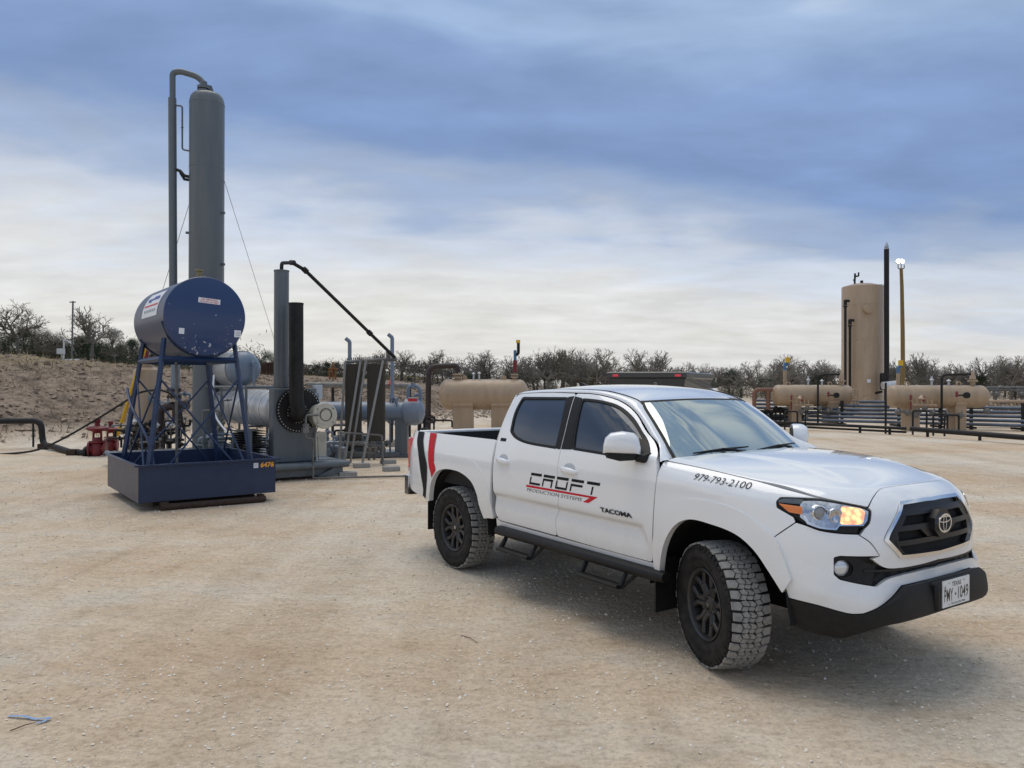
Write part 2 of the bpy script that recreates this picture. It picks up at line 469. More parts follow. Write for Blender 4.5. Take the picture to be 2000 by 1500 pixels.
# ------------------------------------------------------------------ truck materials
def paint_mat():
    m=mat('white_paint',(.80,.82,.84),.24,coat=1.0)
    t=m.node_tree; b=t.nodes['Principled BSDF']
    tc=t.nodes.new('ShaderNodeTexCoord'); sp=t.nodes.new('ShaderNodeSeparateXYZ'); t.links.new(tc.outputs['Object'],sp.inputs[0])
    n=t.nodes.new('ShaderNodeTexNoise'); n.inputs['Scale'].default_value=5; n.inputs['Detail'].default_value=9; n.inputs['Roughness'].default_value=.7
    t.links.new(tc.outputs['Object'],n.inputs['Vector'])
    mr=t.nodes.new('ShaderNodeMapRange'); mr.inputs['From Min'].default_value=.95; mr.inputs['From Max'].default_value=.45; mr.inputs['To Max'].default_value=.75
    t.links.new(sp.outputs['Z'],mr.inputs[0])
    mu=t.nodes.new('ShaderNodeMath'); mu.operation='MULTIPLY'; t.links.new(mr.outputs[0],mu.inputs[0]); t.links.new(n.outputs['Fac'],mu.inputs[1])
    mi=t.nodes.new('ShaderNodeMix'); mi.data_type='RGBA'; mi.inputs[6].default_value=(.83,.845,.86,1); mi.inputs[7].default_value=(.52,.47,.39,1)
    t.links.new(mu.outputs[0],mi.inputs[0]); t.links.new(mi.outputs[2],b.inputs['Base Color'])
    mr2=t.nodes.new('ShaderNodeMapRange'); mr2.inputs['To Min'].default_value=.18; mr2.inputs['To Max'].default_value=.75; t.links.new(mu.outputs[0],mr2.inputs[0]); t.links.new(mr2.outputs[0],b.inputs['Roughness'])
    return m
PAINT=paint_mat()
BLK=mat('black_plastic',(.009,.009,.010),.5,nscale=20,col2=(.018,.0175,.017),spec=.28)
DARK=mat('dark_cavity',(.006,.006,.007),.9)
GRY=mat('grille_black',(.014,.014,.016),.4,spec=.35)
CHR=mat('chrome',(.75,.76,.78),.14,metal=1)
RUB=mat('tyre_rubber',(.010,.010,.011),.75,nscale=14,col2=(.035,.032,.029),spec=.25)
TREAD=mat('dusty_tread',(.31,.305,.29),.9,noise=.4,nscale=30,col2=(.19,.185,.175))
RIM=mat('black_alloy',(.016,.0165,.018),.42,coat=.15,noise=.2,nscale=12,col2=(.03,.029,.028))
TINT=mat('tinted_glass',(.045,.058,.08),.03,metal=.25,coat=.5)
WSG=mat('windscreen_glass',(.38,.45,.45),.015,metal=.72,coat=1.0)
RED=mat('red_vinyl',(.60,.012,.025),.45,spec=.25); BVIN=mat('black_vinyl',(.006,.007,.010),.45,spec=.2)
LRED=mat('red_lens',(.55,.012,.015),.12,coat=1); AMB=mat('amber_lens',(.75,.20,.02),.15,coat=1)
SIG=mat('lit_signal',(.9,.45,.2),.3,emit=(1,.42,.14),estr=1.4,noise=.2,nscale=60)
REFL=mat('lamp_reflector',(.72,.73,.75),.16,metal=1,noise=.5,nscale=25,col2=(.32,.33,.35))
SEATM=mat('seat_fabric',(.03,.03,.032),.9)
# ------------------------------------------------------------------ TRUCK
YAW=2.54262; RZ=PI/2-YAW
_c=Vector((3.3411,-4.6928)); _r=Matrix.Rotation(RZ,2)
tl=-(_r@_c)
truck=empty('pickup_truck',(tl.x,tl.y,0),RZ,'white double cab pickup truck with black wheels and red and black door lettering','pickup truck')
T=truck
def A2(u,w_): return A(u,w_+citp(ZT,u))
FARCH=[(-.404,.552),(-.346,.736),(-.252,.866),(-.129,.925),(.043,.923),(.231,.89),(.343,.818),(.429,.706),(.493,.60)]
fender=[(-.485,.515),(-.484,.56),(-.457,1.063),(-.453,1.184),(-.458,1.285),(-.1,1.263),(.3,1.226),(.5,1.185),(.674,1.142),(.517,1.136),(.474,1.132),(.454,1.107),(.457,1.073),(.542,1.027),(.551,1.0),(.452,.91),(.39,.84),(.30,.87),(.231,.905),(.043,.938),(-.129,.94),(-.252,.881),(-.346,.75),(-.404,.56),(-.41,.515)]
panel('front_fender',PAINT,T,A,fender,both=True,step=.035,r=.006)
def foff(cx):
    def g(u,v):
        rr=math.hypot((u-cx)*.97,v-.40); return .004+.022*sst(.70,.55,rr)
    return g
flare=[(-.452,.515),(-.456,.72),(-.401,.899),(-.31,.996),(-.177,1.046),(.079,1.055),(.261,1.022),(.385,.95),(.446,.906),(.492,.805),(.534,.678),(.497,.60)]+FARCH[::-1][1:]+[(-.41,.515)]
panel('wheel_arch_flare',PAINT,T,A,flare,both=True,step=.03,off=foff(0.03),th=.05,gap=0,r=.008)
bumper=[(.4535,.9095),(.5525,.9985),(.601,.985),(.659,.964),(.745,.953),(.832,.950),(.839,.945),(.89,.903),(.935,.829),(.744,.831),(.719,.821),(.716,.73),(.739,.705),(.806,.688),(.906,.666),(.998,.703),(1.241,.713),(1.4,.711),(1.4,.650),(1.231,.654),(1.06,.654),(.916,.564),(.831,.528),(.774,.526),(.649,.556),(.51,.572),(.50,.60),(.44,.706),(.36,.82),(.40,.86)]
panel('front_bumper',PAINT,T,A,bumper,sym=True,step=.03,r=.006,th=.03,sharp=20)
hf=[(.905,1.092),(.957,1.149),(1.048,1.213),(1.162,1.228),(1.4,1.231)]
gl=[(1.4,1.117),(1.307,1.119),(1.108,1.114),(.983,.957),(.962,.916),(1.056,.808),(1.231,.801),(1.4,.794)]
surround=hf+gl+[(1.4,.752),(1.239,.748),(1.016,.752),(.954,.766),(.890,.816),(.937,.829),(.892,.905),(.842,.945),(.872,.985),(.898,1.01),(.918,1.078)]
panel('grille_surround',PAINT,T,A,surround,sym=True,step=.03,r=.008,th=.03)
hood=[(-.44,-.004),(-.1,-.006),(.3,-.006),(.5,-.012),(.674,-.055),(.78,-.075),(.87,-.093),(.905,-.10),(.957,-.047),(1.048,.016),(1.162,.030),(1.4,.031),(1.4,.787),(.2,.787),(-.24,.787),(-.26,.5),(-.32,.3),(-.40,.1)]
panel('hood',PAINT,T,A2,hood,sym=True,step=.035,r=.006,th=.03,gap=.0025)
# dark structure behind the gaps
panel('inner_body',DARK,T,A,[(-.48,.55),(-.48,1.24),(.3,1.2),(.7,1.12),(.9,1.06),(1.4,1.06),(1.4,.5),(.55,.56),(.45,.75),(.36,.86),(.2,.95),(-.1,.98),(-.3,.92),(-.38,.75),(-.43,.55)],sym=True,step=.08,off=-.035,th=0,gap=0,raw=True)
# grille
gp=[(.962,.916),(.983,.957),(1.108,1.114),(1.307,1.119),(1.4,1.117),(1.4,.794),(1.231,.801),(1.056,.808)]
panel('grille_backing',DARK,T,A,gp,sym=True,off=-.055,th=0,step=.05,gap=-.02)
fr_in=[(1.4,1.099),(1.307,1.101),(1.118,1.096),(1.0,.952),(.984,.918),(1.066,.826),(1.231,.819),(1.4,.812)]
gfo=[(1.4,1.119),(1.307,1.121),(1.108,1.116),(.983,.957),(.960,.914),(1.056,.806),(1.231,.799),(1.4,.792)]
gframe=panel('grille_frame',CHR,T,A,gfo+fr_in[::-1],sym=True,off=.010,th=.06,step=.03,gap=0,r=.004)
def gbar(v0,v1,u0,off,ends=0): panel('grille_bar',GRY,gframe,A,[(u0,v0),(1.4,v0),(1.4,v1),(u0+ends,v1)],sym=True,off=off,th=.04,step=.04,gap=0,r=.005)
gbar(1.076,1.101,1.10,-.018); gbar(1.038,1.074,1.07,.0,.02); gbar(.955,.985,1.02,-.002,.02); gbar(.874,.903,1.045,-.002,-.01)
panel('grille_bar',GRY,gframe,A,[(.984,.918),(1.0,.952),(1.115,1.094),(1.14,1.05),(1.07,.96),(1.055,.95),(1.06,.87),(1.10,.826),(1.066,.826)],both=True,off=-.004,th=.04,step=.04,gap=0,r=.004)
for sg in(-1,1):
    mb=MB(); mb.prism([(0,.905),(.12,.905),(.20,.955),(.12,.955),(0,.985)],-.03,0,Matrix(((0,0,1,.958),(sg,0,0,0),(0,1,0,0),(0,0,0,1))))
    mb.build('grille_bar',GRY,gframe)
# emblem
ME=Matrix(((0,0,1,.972),(1,0,0,0),(0,1,0,.977),(0,0,0,1)))
def ell_ring(a,b,w_,z0,z1,cx=0,cy=0,n=40):
    mb=MB(); vs=[];fs=[]
    for k in range(n):
        t=2*PI*k/n; c,s=math.cos(t),math.sin(t)
        for (q,z) in ((0,z0),(0,z1),(-w_,z1),(-w_,z0)): vs.append(ME@Vector((cx+(a+q)*c,cy+(b+q)*s,z)))
    for k in range(n):
        for j in range(4): a_=k*4+j;b_=k*4+(j+1)%4;c_=((k+1)%n)*4+(j+1)%4;d_=((k+1)%n)*4+j; fs.append((a_,b_,c_,d_))
    mb.add(vs,fs); return mb
mb=MB(); mb.prism([(.098*math.cos(t),.088*math.sin(t)) for t in [PI/8+k*PI/4 for k in range(8)]],-.05,.012,ME); em=mb.build('emblem',GRY,gframe)
mb=ell_ring(.074,.056,.010,.012,.026); k=ell_ring(.066,.020,.006,.012,.024,0,.022); mb.add(k.v,k.f); k=ell_ring(.020,.050,.006,.012,.0245); mb.add(k.v,k.f); mb.build('emblem_ring',CHR,gframe)
# lower intake, fog lamp
panel('lower_intake',BLK,T,A,[(.700,.84),(.95,.835),(1.016,.77),(1.4,.77),(1.4,.70),(1.0,.69),(.91,.65),(.80,.67),(.70,.70)],sym=True,off=-.035,th=0,step=.04,gap=0)
panel('intake_bar',GRY,T,A,[(1.0,.748),(1.4,.742),(1.4,.730),(1.0,.735),(.86,.745),(.86,.758)],sym=True,off=-.012,th=.03,step=.04,gap=0,r=.004)
panel('fog_surround',BLK,T,A,[(.716,.825),(.84,.826),(.87,.80),(.93,.78),(.90,.672),(.80,.69),(.738,.712),(.716,.74)],holes=[[(.76+.046*math.cos(t),.762+.044*math.sin(t)) for t in [k*PI/8 for k in range(16)]]],both=True,off=-.018,th=.02,step=.03,gap=.003,r=.01,sharp=60)
for sg in(-1,1):
    p=Vector(A(.76,.762)); n=normal(A,.76,.762); p-=n*.03
    if sg>0: p.y*=-1; n=Vector((n.x,-n.y,n.z))
    MB().lathe([(.0,.012),(.022,.011),(.040,.004),(.047,-.004),(.047,-.03)],AX(p,Vector((.92,n.y*.55,0))),24).build('fog_lamp',mat('fog_glass',(.62,.64,.66),.15,coat=1,metal=.4),T)
# black bumper cladding
clad=[(.505,.570),(.649,.554),(.774,.524),(.831,.526),(.916,.562),(1.06,.652),(1.231,.652),(1.4,.648),(1.4,.490),(1.20,.484),(1.04,.476),(.871,.432),(.742,.377),(.656,.385),(.528,.408)]
panel('bumper_cladding',BLK,T,A,clad,sym=True,step=.03,off=lambda u,v:.004+.050*sst(.86,1.02,u)*sst(.44,.50,v),th=.08,gap=.001,r=.006,sharp=20)
mb=MB(); mb.box((1.005,0,.578),(.10,.40,.165),bev=.015); br=mb.build('plate_bracket',BLK,T)
# licence plate
PM=lambda x,y:Vector((1.0625,x,y+.589))
mb=MB(); mb.box((1.059,0,.589),(.006,.3048,.1524)); pl=mb.build('licence_plate',mat('plate_white',(.72,.74,.75),.35,coat=.4),br)
PB=mat('plate_ink',(.012,.012,.016),.4)
mb=MB(); text_on(mb,PM,'PMY',.100,.072,-.138,-.045,bold=.01); text_on(mb,PM,'1049',.120,.072,.018,-.045,bold=.01); text_on(mb,PM,'TEXAS',.105,.026,-.0525,.036,bold=.02); text_on(mb,PM,'The Lone Star State',.16,.013,-.06,-.068,bold=.01)
def star(mb,fn,cx,cy,r_,n=5):
    v=[fn(cx,cy)]+[fn(cx+(r_ if k%2==0 else r_*.42)*math.sin(k*PI/n),cy+(r_ if k%2==0 else r_*.42)*math.cos(k*PI/n)) for k in range(2*n)]
    mb.add(v,[(0,1+(k+1)%(2*n),1+k) for k in range(2*n)])
star(mb,PM,-.01,-.012,.013); star(mb,PM,-.085,.058,.007); star(mb,PM,.085,.058,.007); star(mb,PM,-.085,-.063,.006)
mb.build('plate_lettering',PB,pl,smooth=False)
mb=MB(); star(mb,PM,-.128,.035,.020); mb.build('plate_star',mat('plate_grey',(.3,.31,.33),.5),pl,smooth=False)
# headlights
hl=[(.454,1.107),(.474,1.132),(.517,1.136),(.671,1.139),(.867,1.106),(.918,1.078),(.898,1.01),(.872,.985),(.842,.986),(.832,.953),(.745,.956),(.659,.967),(.601,.988),(.542,1.027),(.457,1.073)]
hlc=[(.462,1.104),(.478,1.126),(.520,1.129),(.671,1.131),(.864,1.099),(.909,1.076),(.890,1.014),(.868,.993),(.745,.990),(.729,.967),(.665,.974),(.606,.994),(.548,1.032),(.466,1.077)]
def pair_panel(name,m,parents,f,outer,**k):
    a,b=panel(name,m,None,f,outer,both=True,**k)
    if isinstance(parents,tuple): a.parent,b.parent=parents
    else: a.parent=b.parent=parents
    return a,b
LH=pair_panel('headlight',BLK,T,A,hl,off=-.004,th=.05,step=.03,gap=.002,r=.006)
pair_panel('reflector',REFL,LH,A,[(.575,1.118),(.671,1.124),(.86,1.092),(.900,1.073),(.884,1.02),(.865,.999),(.742,.996),(.726,.974),(.665,.980),(.61,1.0),(.572,1.03)],off=.001,th=.0,step=.03,gap=0,r=.004)
pair_panel('side_marker',AMB,LH,A,[(.466,1.096),(.585,1.087),(.583,1.045),(.52,1.052)],off=.004,th=.003,step=.03,gap=0,r=.006)
pair_panel('lamp_brow',mat('smoked_lens',(.06,.07,.085),.12,coat=1),LH,A,[(.470,1.116),(.504,1.126),(.594,1.126),(.575,1.100),(.465,1.101)],off=.0045,th=.003,step=.03,gap=0,r=.004)
def sigm():
    m=mat('signal_glow',(.85,.55,.35),.25,metal=.3); t=m.node_tree; b=t.nodes['Principled BSDF']
    tc=t.nodes.new('ShaderNodeTexCoord'); v=t.nodes.new('ShaderNodeTexVoronoi'); v.inputs['Scale'].default_value=34; t.links.new(tc.outputs['Object'],v.inputs['Vector'])
    r_=t.nodes.new('ShaderNodeValToRGB'); r_.color_ramp.elements[0].color=(1,.62,.22,1); r_.color_ramp.elements[1].color=(.55,.12,.05,1); r_.color_ramp.elements[0].position=.15; r_.color_ramp.elements[1].position=.75
    t.links.new(v.outputs['Distance'],r_.inputs[0]); t.links.new(r_.outputs[0],b.inputs['Emission Color']); b.inputs['Emission Strength'].default_value=1.1; return m
sgm=sigm()
sgl=pair_panel('turn_signal',sgm,LH,A,[(.768,1.098),(.853,1.088),(.880,1.075),(.862,1.010),(.845,1.003),(.755,1.003)],off=.006,th=.006,step=.025,gap=0,r=.012)
sgl[1].data.materials[0]=REFL
pair_panel('lamp_trim',CHR,LH,A,[(.60,1.04),(.615,1.005),(.665,.985),(.73,.979),(.747,1.001),(.86,1.003),(.862,.996),(.75,.993),(.735,.970),(.662,.975),(.605,.995),(.585,1.04)],off=.010,th=.012,step=.03,gap=0,r=.003)
for sg,par in((-1,LH[0]),(1,LH[1])):
    p=Vector(A(.66,1.062)); n=normal(A,.66,1.062)
    if sg>0: p.y*=-1; n=Vector((n.x,-n.y,n.z))
    D=Vector((1,n.y*.8,0))
    MB().lathe([(.043,-.02),(.043,.014),(.037,.018),(.034,.012)],AX(p,D),28,cap=False).build('bezel',CHR,par)
    MB().lathe([(.034,.008),(.028,.014),(.015,.019),(0,.020)],AX(p,D),28).build('projector_lens',mat('projector_glass',(.25,.27,.29),.05,coat=1),par)
    q=Vector(A(.735,1.05)); 
    if sg>0: q.y*=-1
    MB().lathe([(.040,-.01),(.040,.010),(.034,.012),(.0,-.002)],AX(q,D),28).build('bezel',REFL,par)
# doors
FD=[(-1.586,1.714),(-1.378,1.709),(-1.154,1.676),(-1.01,1.628),(-.88,1.556),(-.715,1.43),(-.491,1.303),(-.457,1.184),(-.461,1.063),(-.491,.575),(-.992,.575),(-1.556,.581),(-1.582,.711),(-1.537,.816),(-1.513,.881),(-1.544,1.079),(-1.539,1.261),(-1.545,1.422)]
RD=[(-1.586,1.714),(-1.545,1.422),(-1.539,1.261),(-1.544,1.079),(-1.513,.881),(-1.537,.816),(-1.582,.711),(-1.556,.581),(-1.962,.584),(-2.39,.585),(-2.455,.647),(-2.466,.763),(-2.462,.842),(-2.474,.944),(-2.481,1.138),(-2.484,1.283),(-2.470,1.447),(-2.455,1.626),(-2.430,1.686),(-2.351,1.702),(-1.967,1.716)]
FW=[(-1.482,1.675),(-1.285,1.664),(-1.121,1.638),(-1.006,1.598),(-.877,1.527),(-.73,1.416),(-.575,1.312),(-.560,1.272),(-.616,1.258),(-1.403,1.278),(-1.439,1.446)]
FG=[(-1.462,1.658),(-1.273,1.648),(-1.117,1.622),(-1.01,1.583),(-.89,1.515),(-.777,1.432),(-.640,1.31),(-.631,1.272),(-1.383,1.295),(-1.418,1.448)]
RW=[(-2.322,1.672),(-1.66,1.680),(-1.609,1.459),(-1.588,1.269),(-2.02,1.286),(-2.22,1.321),(-2.322,1.369),(-2.350,1.538)]
RG=[(-2.300,1.652),(-1.678,1.663),(-1.629,1.458),(-1.616,1.288),(-2.013,1.304),(-2.205,1.338),(-2.295,1.378),(-2.322,1.535)]
fd=panel('door',PAINT,T,S,FD,holes=[FW],both=True,step=.035,r=.03,th=.03,gap=.0025)
rd=panel('door',PAINT,T,S,RD,holes=[RW],both=True,step=.035,r=.03,th=.03,gap=.0025)
panel('inner_door',DARK,T,S,[(-2.5,.57),(-.47,.57),(-.47,1.25),(-2.5,1.25)],both=True,off=-.04,th=0,step=.1,gap=0,raw=True)
def twin(name,m,pr,outer,holes=(),**k):
    a,b=panel(name,m,None,S,outer,holes,both=True,**k); a.parent,b.parent=pr; return a,b
twin('window_seal',BLK,fd,FW,[FG],off=.0015,th=.02,step=.05,gap=0,r=.02)
twin('window_seal',BLK,rd,RW,[RG],off=.0015,th=.02,step=.05,gap=0,r=.02)
twin('window_glass',TINT,fd,FG,off=-.008,th=0,step=.05,gap=-.012,r=.02)
twin('window_glass',TINT,rd,RG,off=-.008,th=0,step=.05,gap=-.012,r=.02)
twin('pillar_trim',BLK,fd,[(-1.582,1.690),(-1.48,1.677),(-1.437,1.446),(-1.400,1.276),(-1.535,1.270),(-1.542,1.422)],off=.003,th=.004,step=.05,gap=.002,r=.006)
twin('pillar_trim',BLK,rd,[(-1.590,1.692),(-1.665,1.684),(-1.611,1.459),(-1.589,1.267),(-1.543,1.269),(-1.550,1.422)],off=.003,th=.004,step=.05,gap=.002,r=.006)
for pr,(hx,hz) in ((fd,(-1.395,1.122)),(rd,(-2.325,1.122))):
    mb=MB(); rows=[]
    for i in range(15):
        t=i/14; x=hx-.105+.21*t; ww=.006+.019*math.sin(PI*min(1,max(0,t*.92+.04)))**.6; hh=.009+.017*math.sin(PI*min(1,t*.9+.05))**.7
        y=S(x,hz)[1]-.030*math.sin(PI*t)**.45; ring=[]
        for k in range(12): a=2*PI*k/12; ring.append((x,y-ww*.6*math.cos(a),hz+.004-.016*t+hh*math.sin(a)))
        rows.append(ring)
    vs=[p for r_ in rows for p in r_]; fs=[(i*12+j,i*12+(j+1)%12,(i+1)*12+(j+1)%12,(i+1)*12+j) for i in range(14) for j in range(12)]
    mb.add(vs,fs+[tuple(range(12)),tuple(14*12+j for j in range(12))[::-1]]); mb.build('door_handle',PAINT,pr[0]); mirrored(mb).build('door_handle',PAINT,pr[1])
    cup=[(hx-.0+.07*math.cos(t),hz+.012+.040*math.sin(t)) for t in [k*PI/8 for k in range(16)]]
    twin('handle_recess',mat('recess_shade_grey',(.50,.52,.55),.4),pr,cup,off=.0012,th=0,step=.03,gap=0,r=0,sharp=80)  # flat ellipse on the door skin; the hollow's shade is put into its grey
# rocker panel and body under the doors
panel('rocker_panel',PAINT,T,S,[(-2.44,.50),(-.485,.50),(-.485,.570),(-2.38,.578),(-2.44,.60)],both=True,off=-.004,th=.05,step=.05,gap=0,r=.01)
# pillars and roof rail
D_=[(-.448,1.266),(-.460,1.288),(-.500,1.316),(-.60,1.372),(-.715,1.438),(-.88,1.563),(-1.01,1.635),(-1.154,1.683),(-1.378,1.716),(-1.586,1.722),(-1.967,1.722),(-2.351,1.708),(-2.436,1.692)]
D3=[Vector(S(x,z-.003)) for x,z in D_]
E3=[Vector((-.435,-.742,1.258)),Vector(CW(-.735,1.268)),Vector(CW(-.728,1.289)),Vector(CW(-.713,1.338)),Vector(CW(-.694,1.391)),Vector(CW(-.654,1.508)),Vector(CW(-.615,1.60)),Vector(CW(-.583,1.663)),Vector((-1.18,-.606,1.715)),Vector((-1.40,-.616,1.737)),Vector((-1.90,-.618,1.741)),Vector((-2.26,-.604,1.722)),Vector((-2.40,-.575,1.700))]
def dens(P,n):
    # parametric catmull resample, n per span
    o=[]
    for i in range(len(P)-1):
        p0=P[max(i-1,0)];p1=P[i];p2=P[i+1];p3=P[min(i+2,len(P)-1)]
        for k in range(n):
            t=k/n; o.append(.5*((2*p1)+(p2-p0)*t+(2*p0-5*p1+4*p2-p3)*t*t+(3*p1-p0-3*p2+p3)*t**3))
    o.append(P[-1]); return o
DD=dens(D3,5); EE=dens(E3,5)
rows=[]
for a,b in zip(DD,EE):
    d=(b-a); nrm_=Vector((.25,-.75,.6)).normalized(); row=[a-Vector((0,-.02,0))]
    for k in range(9):
        t=k/8; row.append(a.lerp(b,t)+nrm_*min(.02,.22*d.length)*4*t*(1-t))
    rows.append(row)
loft(rows,'roof_pillar',PAINT,T,mirror=True)
ditch=MB(); ditch.tube([p+Vector((0,0,.002)) for p in EE[33:]],.0055,6); ditch.build('roof_seam',BLK,T); mirrored(ditch).build('roof_seam',BLK,T)
# roof: from the rail edge up to the crown
ZC=[(-2.50,1.700),(-2.40,1.735),(-2.1,1.770),(-1.7,1.786),(-1.3,1.765),(-1.05,1.722),(-.90,1.690),(-.85,1.672)]
top=[Vector(CW(y,1.663+.017*(1-(y/.583)**2))) for y in [-.583+.583*k/8 for k in range(9)]]
edge=EE[35:]; back=[Vector((-2.44,-.48,1.702)),Vector((-2.455,-.3,1.710)),Vector((-2.46,-.12,1.714)),Vector((-2.46,0,1.715))]
loop=top[::-1]+edge[1:]+back
rows=[]
for c in loop:
    spx=min(-1.25,max(-2.1,c.x)); row=[]
    for k in range(15):
        s_=1-k/14; x=spx+(c.x-spx)*s_; y=c.y*s_; zc=citp(ZC,x); z=c.z+(max(zc,c.z)-c.z)*(1-s_**2.6); row.append((x,y,z))
    rows.append(row)
loft(rows,'roof',PAINT,T,sym=True)
# windscreen
WS=[(0,1.262),(-.3,1.262),(-.735,1.268),(-.713,1.338),(-.694,1.391),(-.654,1.508),(-.615,1.60),(-.583,1.663),(-.3,1.675),(0,1.680)]
panel('windscreen_seal',BLK,T,CW,WS,sym=True,off=.001,th=.01,step=.05,gap=.001,r=.004)
ws=panel('windscreen',WSG,T,CW,[(0,1.25),(-.3,1.25),(-.716,1.262),(-.696,1.338),(-.677,1.391),(-.637,1.508),(-.598,1.60),(-.568,1.647),(-.3,1.660),(0,1.665)],sym=True,off=.004,th=0,step=.05,gap=0,r=.006)
# cowl and wipers
mb=MB(); mb.prism([(-.70,-.80),(-.46,-.80),(-.20,0),(-.46,.80),(-.70,.80)],1.235,1.262); mb.build('cowl',BLK,T)
for y0,y1,zz_ in ((-.60,-.05,0),(.02,.55,0)):
    a=Vector(CW(y0,1.300))+Vector((.02,0,.01)); b=Vector(CW(y1,1.322))+Vector((.02,0,.012)); c=Vector(CW(y1-.02,1.27))+Vector((.03,0,.0))
    mb=MB(); mb.tube([a,a.lerp(b,.5)+Vector((.004,0,.004)),b],[.005,.009,.005],6); mb.tube([c,c.lerp(a.lerp(b,.5),.6)+Vector((.01,0,.018)),a.lerp(b,.5)+Vector((.008,0,.01))],[.011,.009,.006],6); mb.build('wiper',BLK,T)
# cab back
rows=[]
for k in range(15):
    z=.60+(1.690-.60)*k/14; xr=-2.488 if z<1.28 else (-2.488+.052*((z-1.28)/.41)**1.2); p=Vector(S(xr,z)); W_=p.y
    if z>1.2: rows.append([(xr+.003,W_,z),(xr-.022,W_+.006,z),(xr-.045,W_+.028,z),(xr-.056,W_+.07,z),(xr-.060,-.5,z),(xr-.064,0,z)])
    else: rows.append([(xr+.003,W_,z),(xr-.008,W_+.004,z),(xr-.014,W_+.02,z),(xr-.02,W_+.07,z),(xr-.030,-.5,z),(xr-.034,0,z)])
rows.append([(-2.43,-.60,1.697),(-2.435,-.59,1.699),(-2.44,-.57,1.70),(-2.445,-.53,1.701),(-2.45,-.3,1.708),(-2.462,0,1.715)])
loft(rows,'cab_rear',PAINT,T,sym=True)
MB().box((-2.535,0,1.48),(.03,1.25,.34),bev=.01).build('rear_window',TINT,T)
# cabin
mb=MB(); mb.box((-1.5,0,.62),(1.95,1.6,.1)); mb.box((-.62,0,1.10),(.35,1.5,.28)); mb.build('cabin_floor',SEATM,T)
for y in(-.38,.38):
    mb=MB(); mb.box((-1.45,y,.80),(.5,.48,.16),bev=.04); mb.box((-1.72,y,1.12),(.14,.46,.6),bev=.05); mb.box((-1.76,y,1.50),(.09,.26,.17),bev=.035); mb.build('seat',SEATM,T)
mb=MB(); mb.box((-2.25,0,1.05),(.2,1.3,.7),bev=.04); mb.build('seat',SEATM,T)
mb=MB(); mb.tube([(-.98+.06*math.sin(t),.38+.18*math.cos(t),1.18+.17*math.sin(t)) for t in [k*PI/12 for k in range(24)]],.014,8,closed=True); mb.build('steering_wheel',BLK,T)
# bed
BD=[(-4.225,1.286),(-2.518,1.286),(-2.512,1.168),(-2.510,.963),(-2.519,.71),(-2.475,.585),(-2.60,.575),(-2.65,.64),(-2.70,.80),(-2.82,.93),(-3.02,.992),(-3.30,.992),(-3.50,.93),(-3.61,.80),(-3.66,.66),(-3.70,.60),(-4.10,.66),(-4.175,.72),(-4.18,.83),(-4.215,.88),(-4.225,1.02),(-4.222,1.15)]
bd=panel('bed_side',PAINT,T,S,BD,both=True,step=.035,r=.02,th=.04,gap=0,sharp=40)
RA=[(-2.60,.575),(-2.665,.69),(-2.70,.78),(-2.80,.885),(-2.98,.948),(-3.16,.962),(-3.33,.950),(-3.48,.90),(-3.57,.80),(-3.615,.69),(-3.64,.60)]
RO=[(-2.475,.60),(-2.52,.74),(-2.56,.85),(-2.66,.985),(-2.84,1.075),(-3.10,1.100),(-3.34,1.085),(-3.55,1.01),(-3.66,.90),(-3.71,.76),(-3.72,.60)]
def roff(u,v): return .004+.024*sst(.71,.57,math.hypot(u+3.15,v-.40))
twa=panel('wheel_arch_flare',PAINT,T,S,RO+RA[::-1],both=True,off=roff,th=.05,step=.03,gap=0,r=.01)
def twinb(name,m,outer,**k):
    a,b=panel(name,m,None,S,outer,both=True,**k); a.parent,b.parent=bd; return a,b
twinb('black_stripe',BVIN,[(-4.075,1.284),(-3.975,1.284),(-3.955,1.16),(-3.84,.96),(-3.80,.82),(-3.735,.69),(-3.735,.602),(-3.80,.612),(-3.84,.70),(-3.90,.84),(-3.98,1.03),(-4.04,1.12)],off=.0335,th=.0,step=.03,gap=0,r=.004) if False else None
twinb('black_stripe',BVIN,[(-4.03,1.282),(-3.895,1.282),(-3.872,1.20),(-3.80,1.09),(-3.715,.95),(-3.715,.83),(-3.70,.72),(-3.715,.615),(-3.815,.63),(-3.80,.70),(-3.845,.84),(-3.925,1.06),(-4.005,1.18)],off=lambda u,v:.007 if math.hypot(u+3.15,v-.4)>.715 else .004+roff(u,v),th=0,step=.03,gap=0,r=.004)
twinb('red_stripe',RED,[(-3.750,1.282),(-3.61,1.282),(-3.595,1.164),(-3.575,1.064),(-3.560,.995),(-3.485,.925),(-3.565,.845),(-3.64,.91),(-3.672,.97),(-3.71,1.131)],off=lambda u,v:.008 if math.hypot(u+3.15,v-.4)>.715 else .004+roff(u,v),th=0,step=.025,gap=0,r=.004)
BIN=mat('bed_liner',(.02,.02,.021),.8)
mb=MB(); mb.box((-3.37,0,.80),(1.68,1.5,.03)); mb.box((-2.53,0,1.02),(.03,1.62,.46)); mb.box((-4.19,0,1.02),(.03,1.62,.46))
for sg in(-1,1): mb.box((-3.36,sg*.80,1.03),(1.68,.03,.47))
mb.build('bed_liner',BIN,T)
for sg in(-1,1):
    mb=MB(); mb.tube([(x,-.845*1 if False else S(x,1.25)[1]*-sg*-1*(1)+(.035 if sg<0 else -.035) if sg<0 else -S(x,1.25)[1]-.035,1.288) for x in (-4.2,-4.0,-3.4,-2.9,-2.53)],.036,8)
    for v in mb.v: v.z=1.284+(v.z-1.288)*.45
    mb.build('bed_rail_cap',BLK,T)
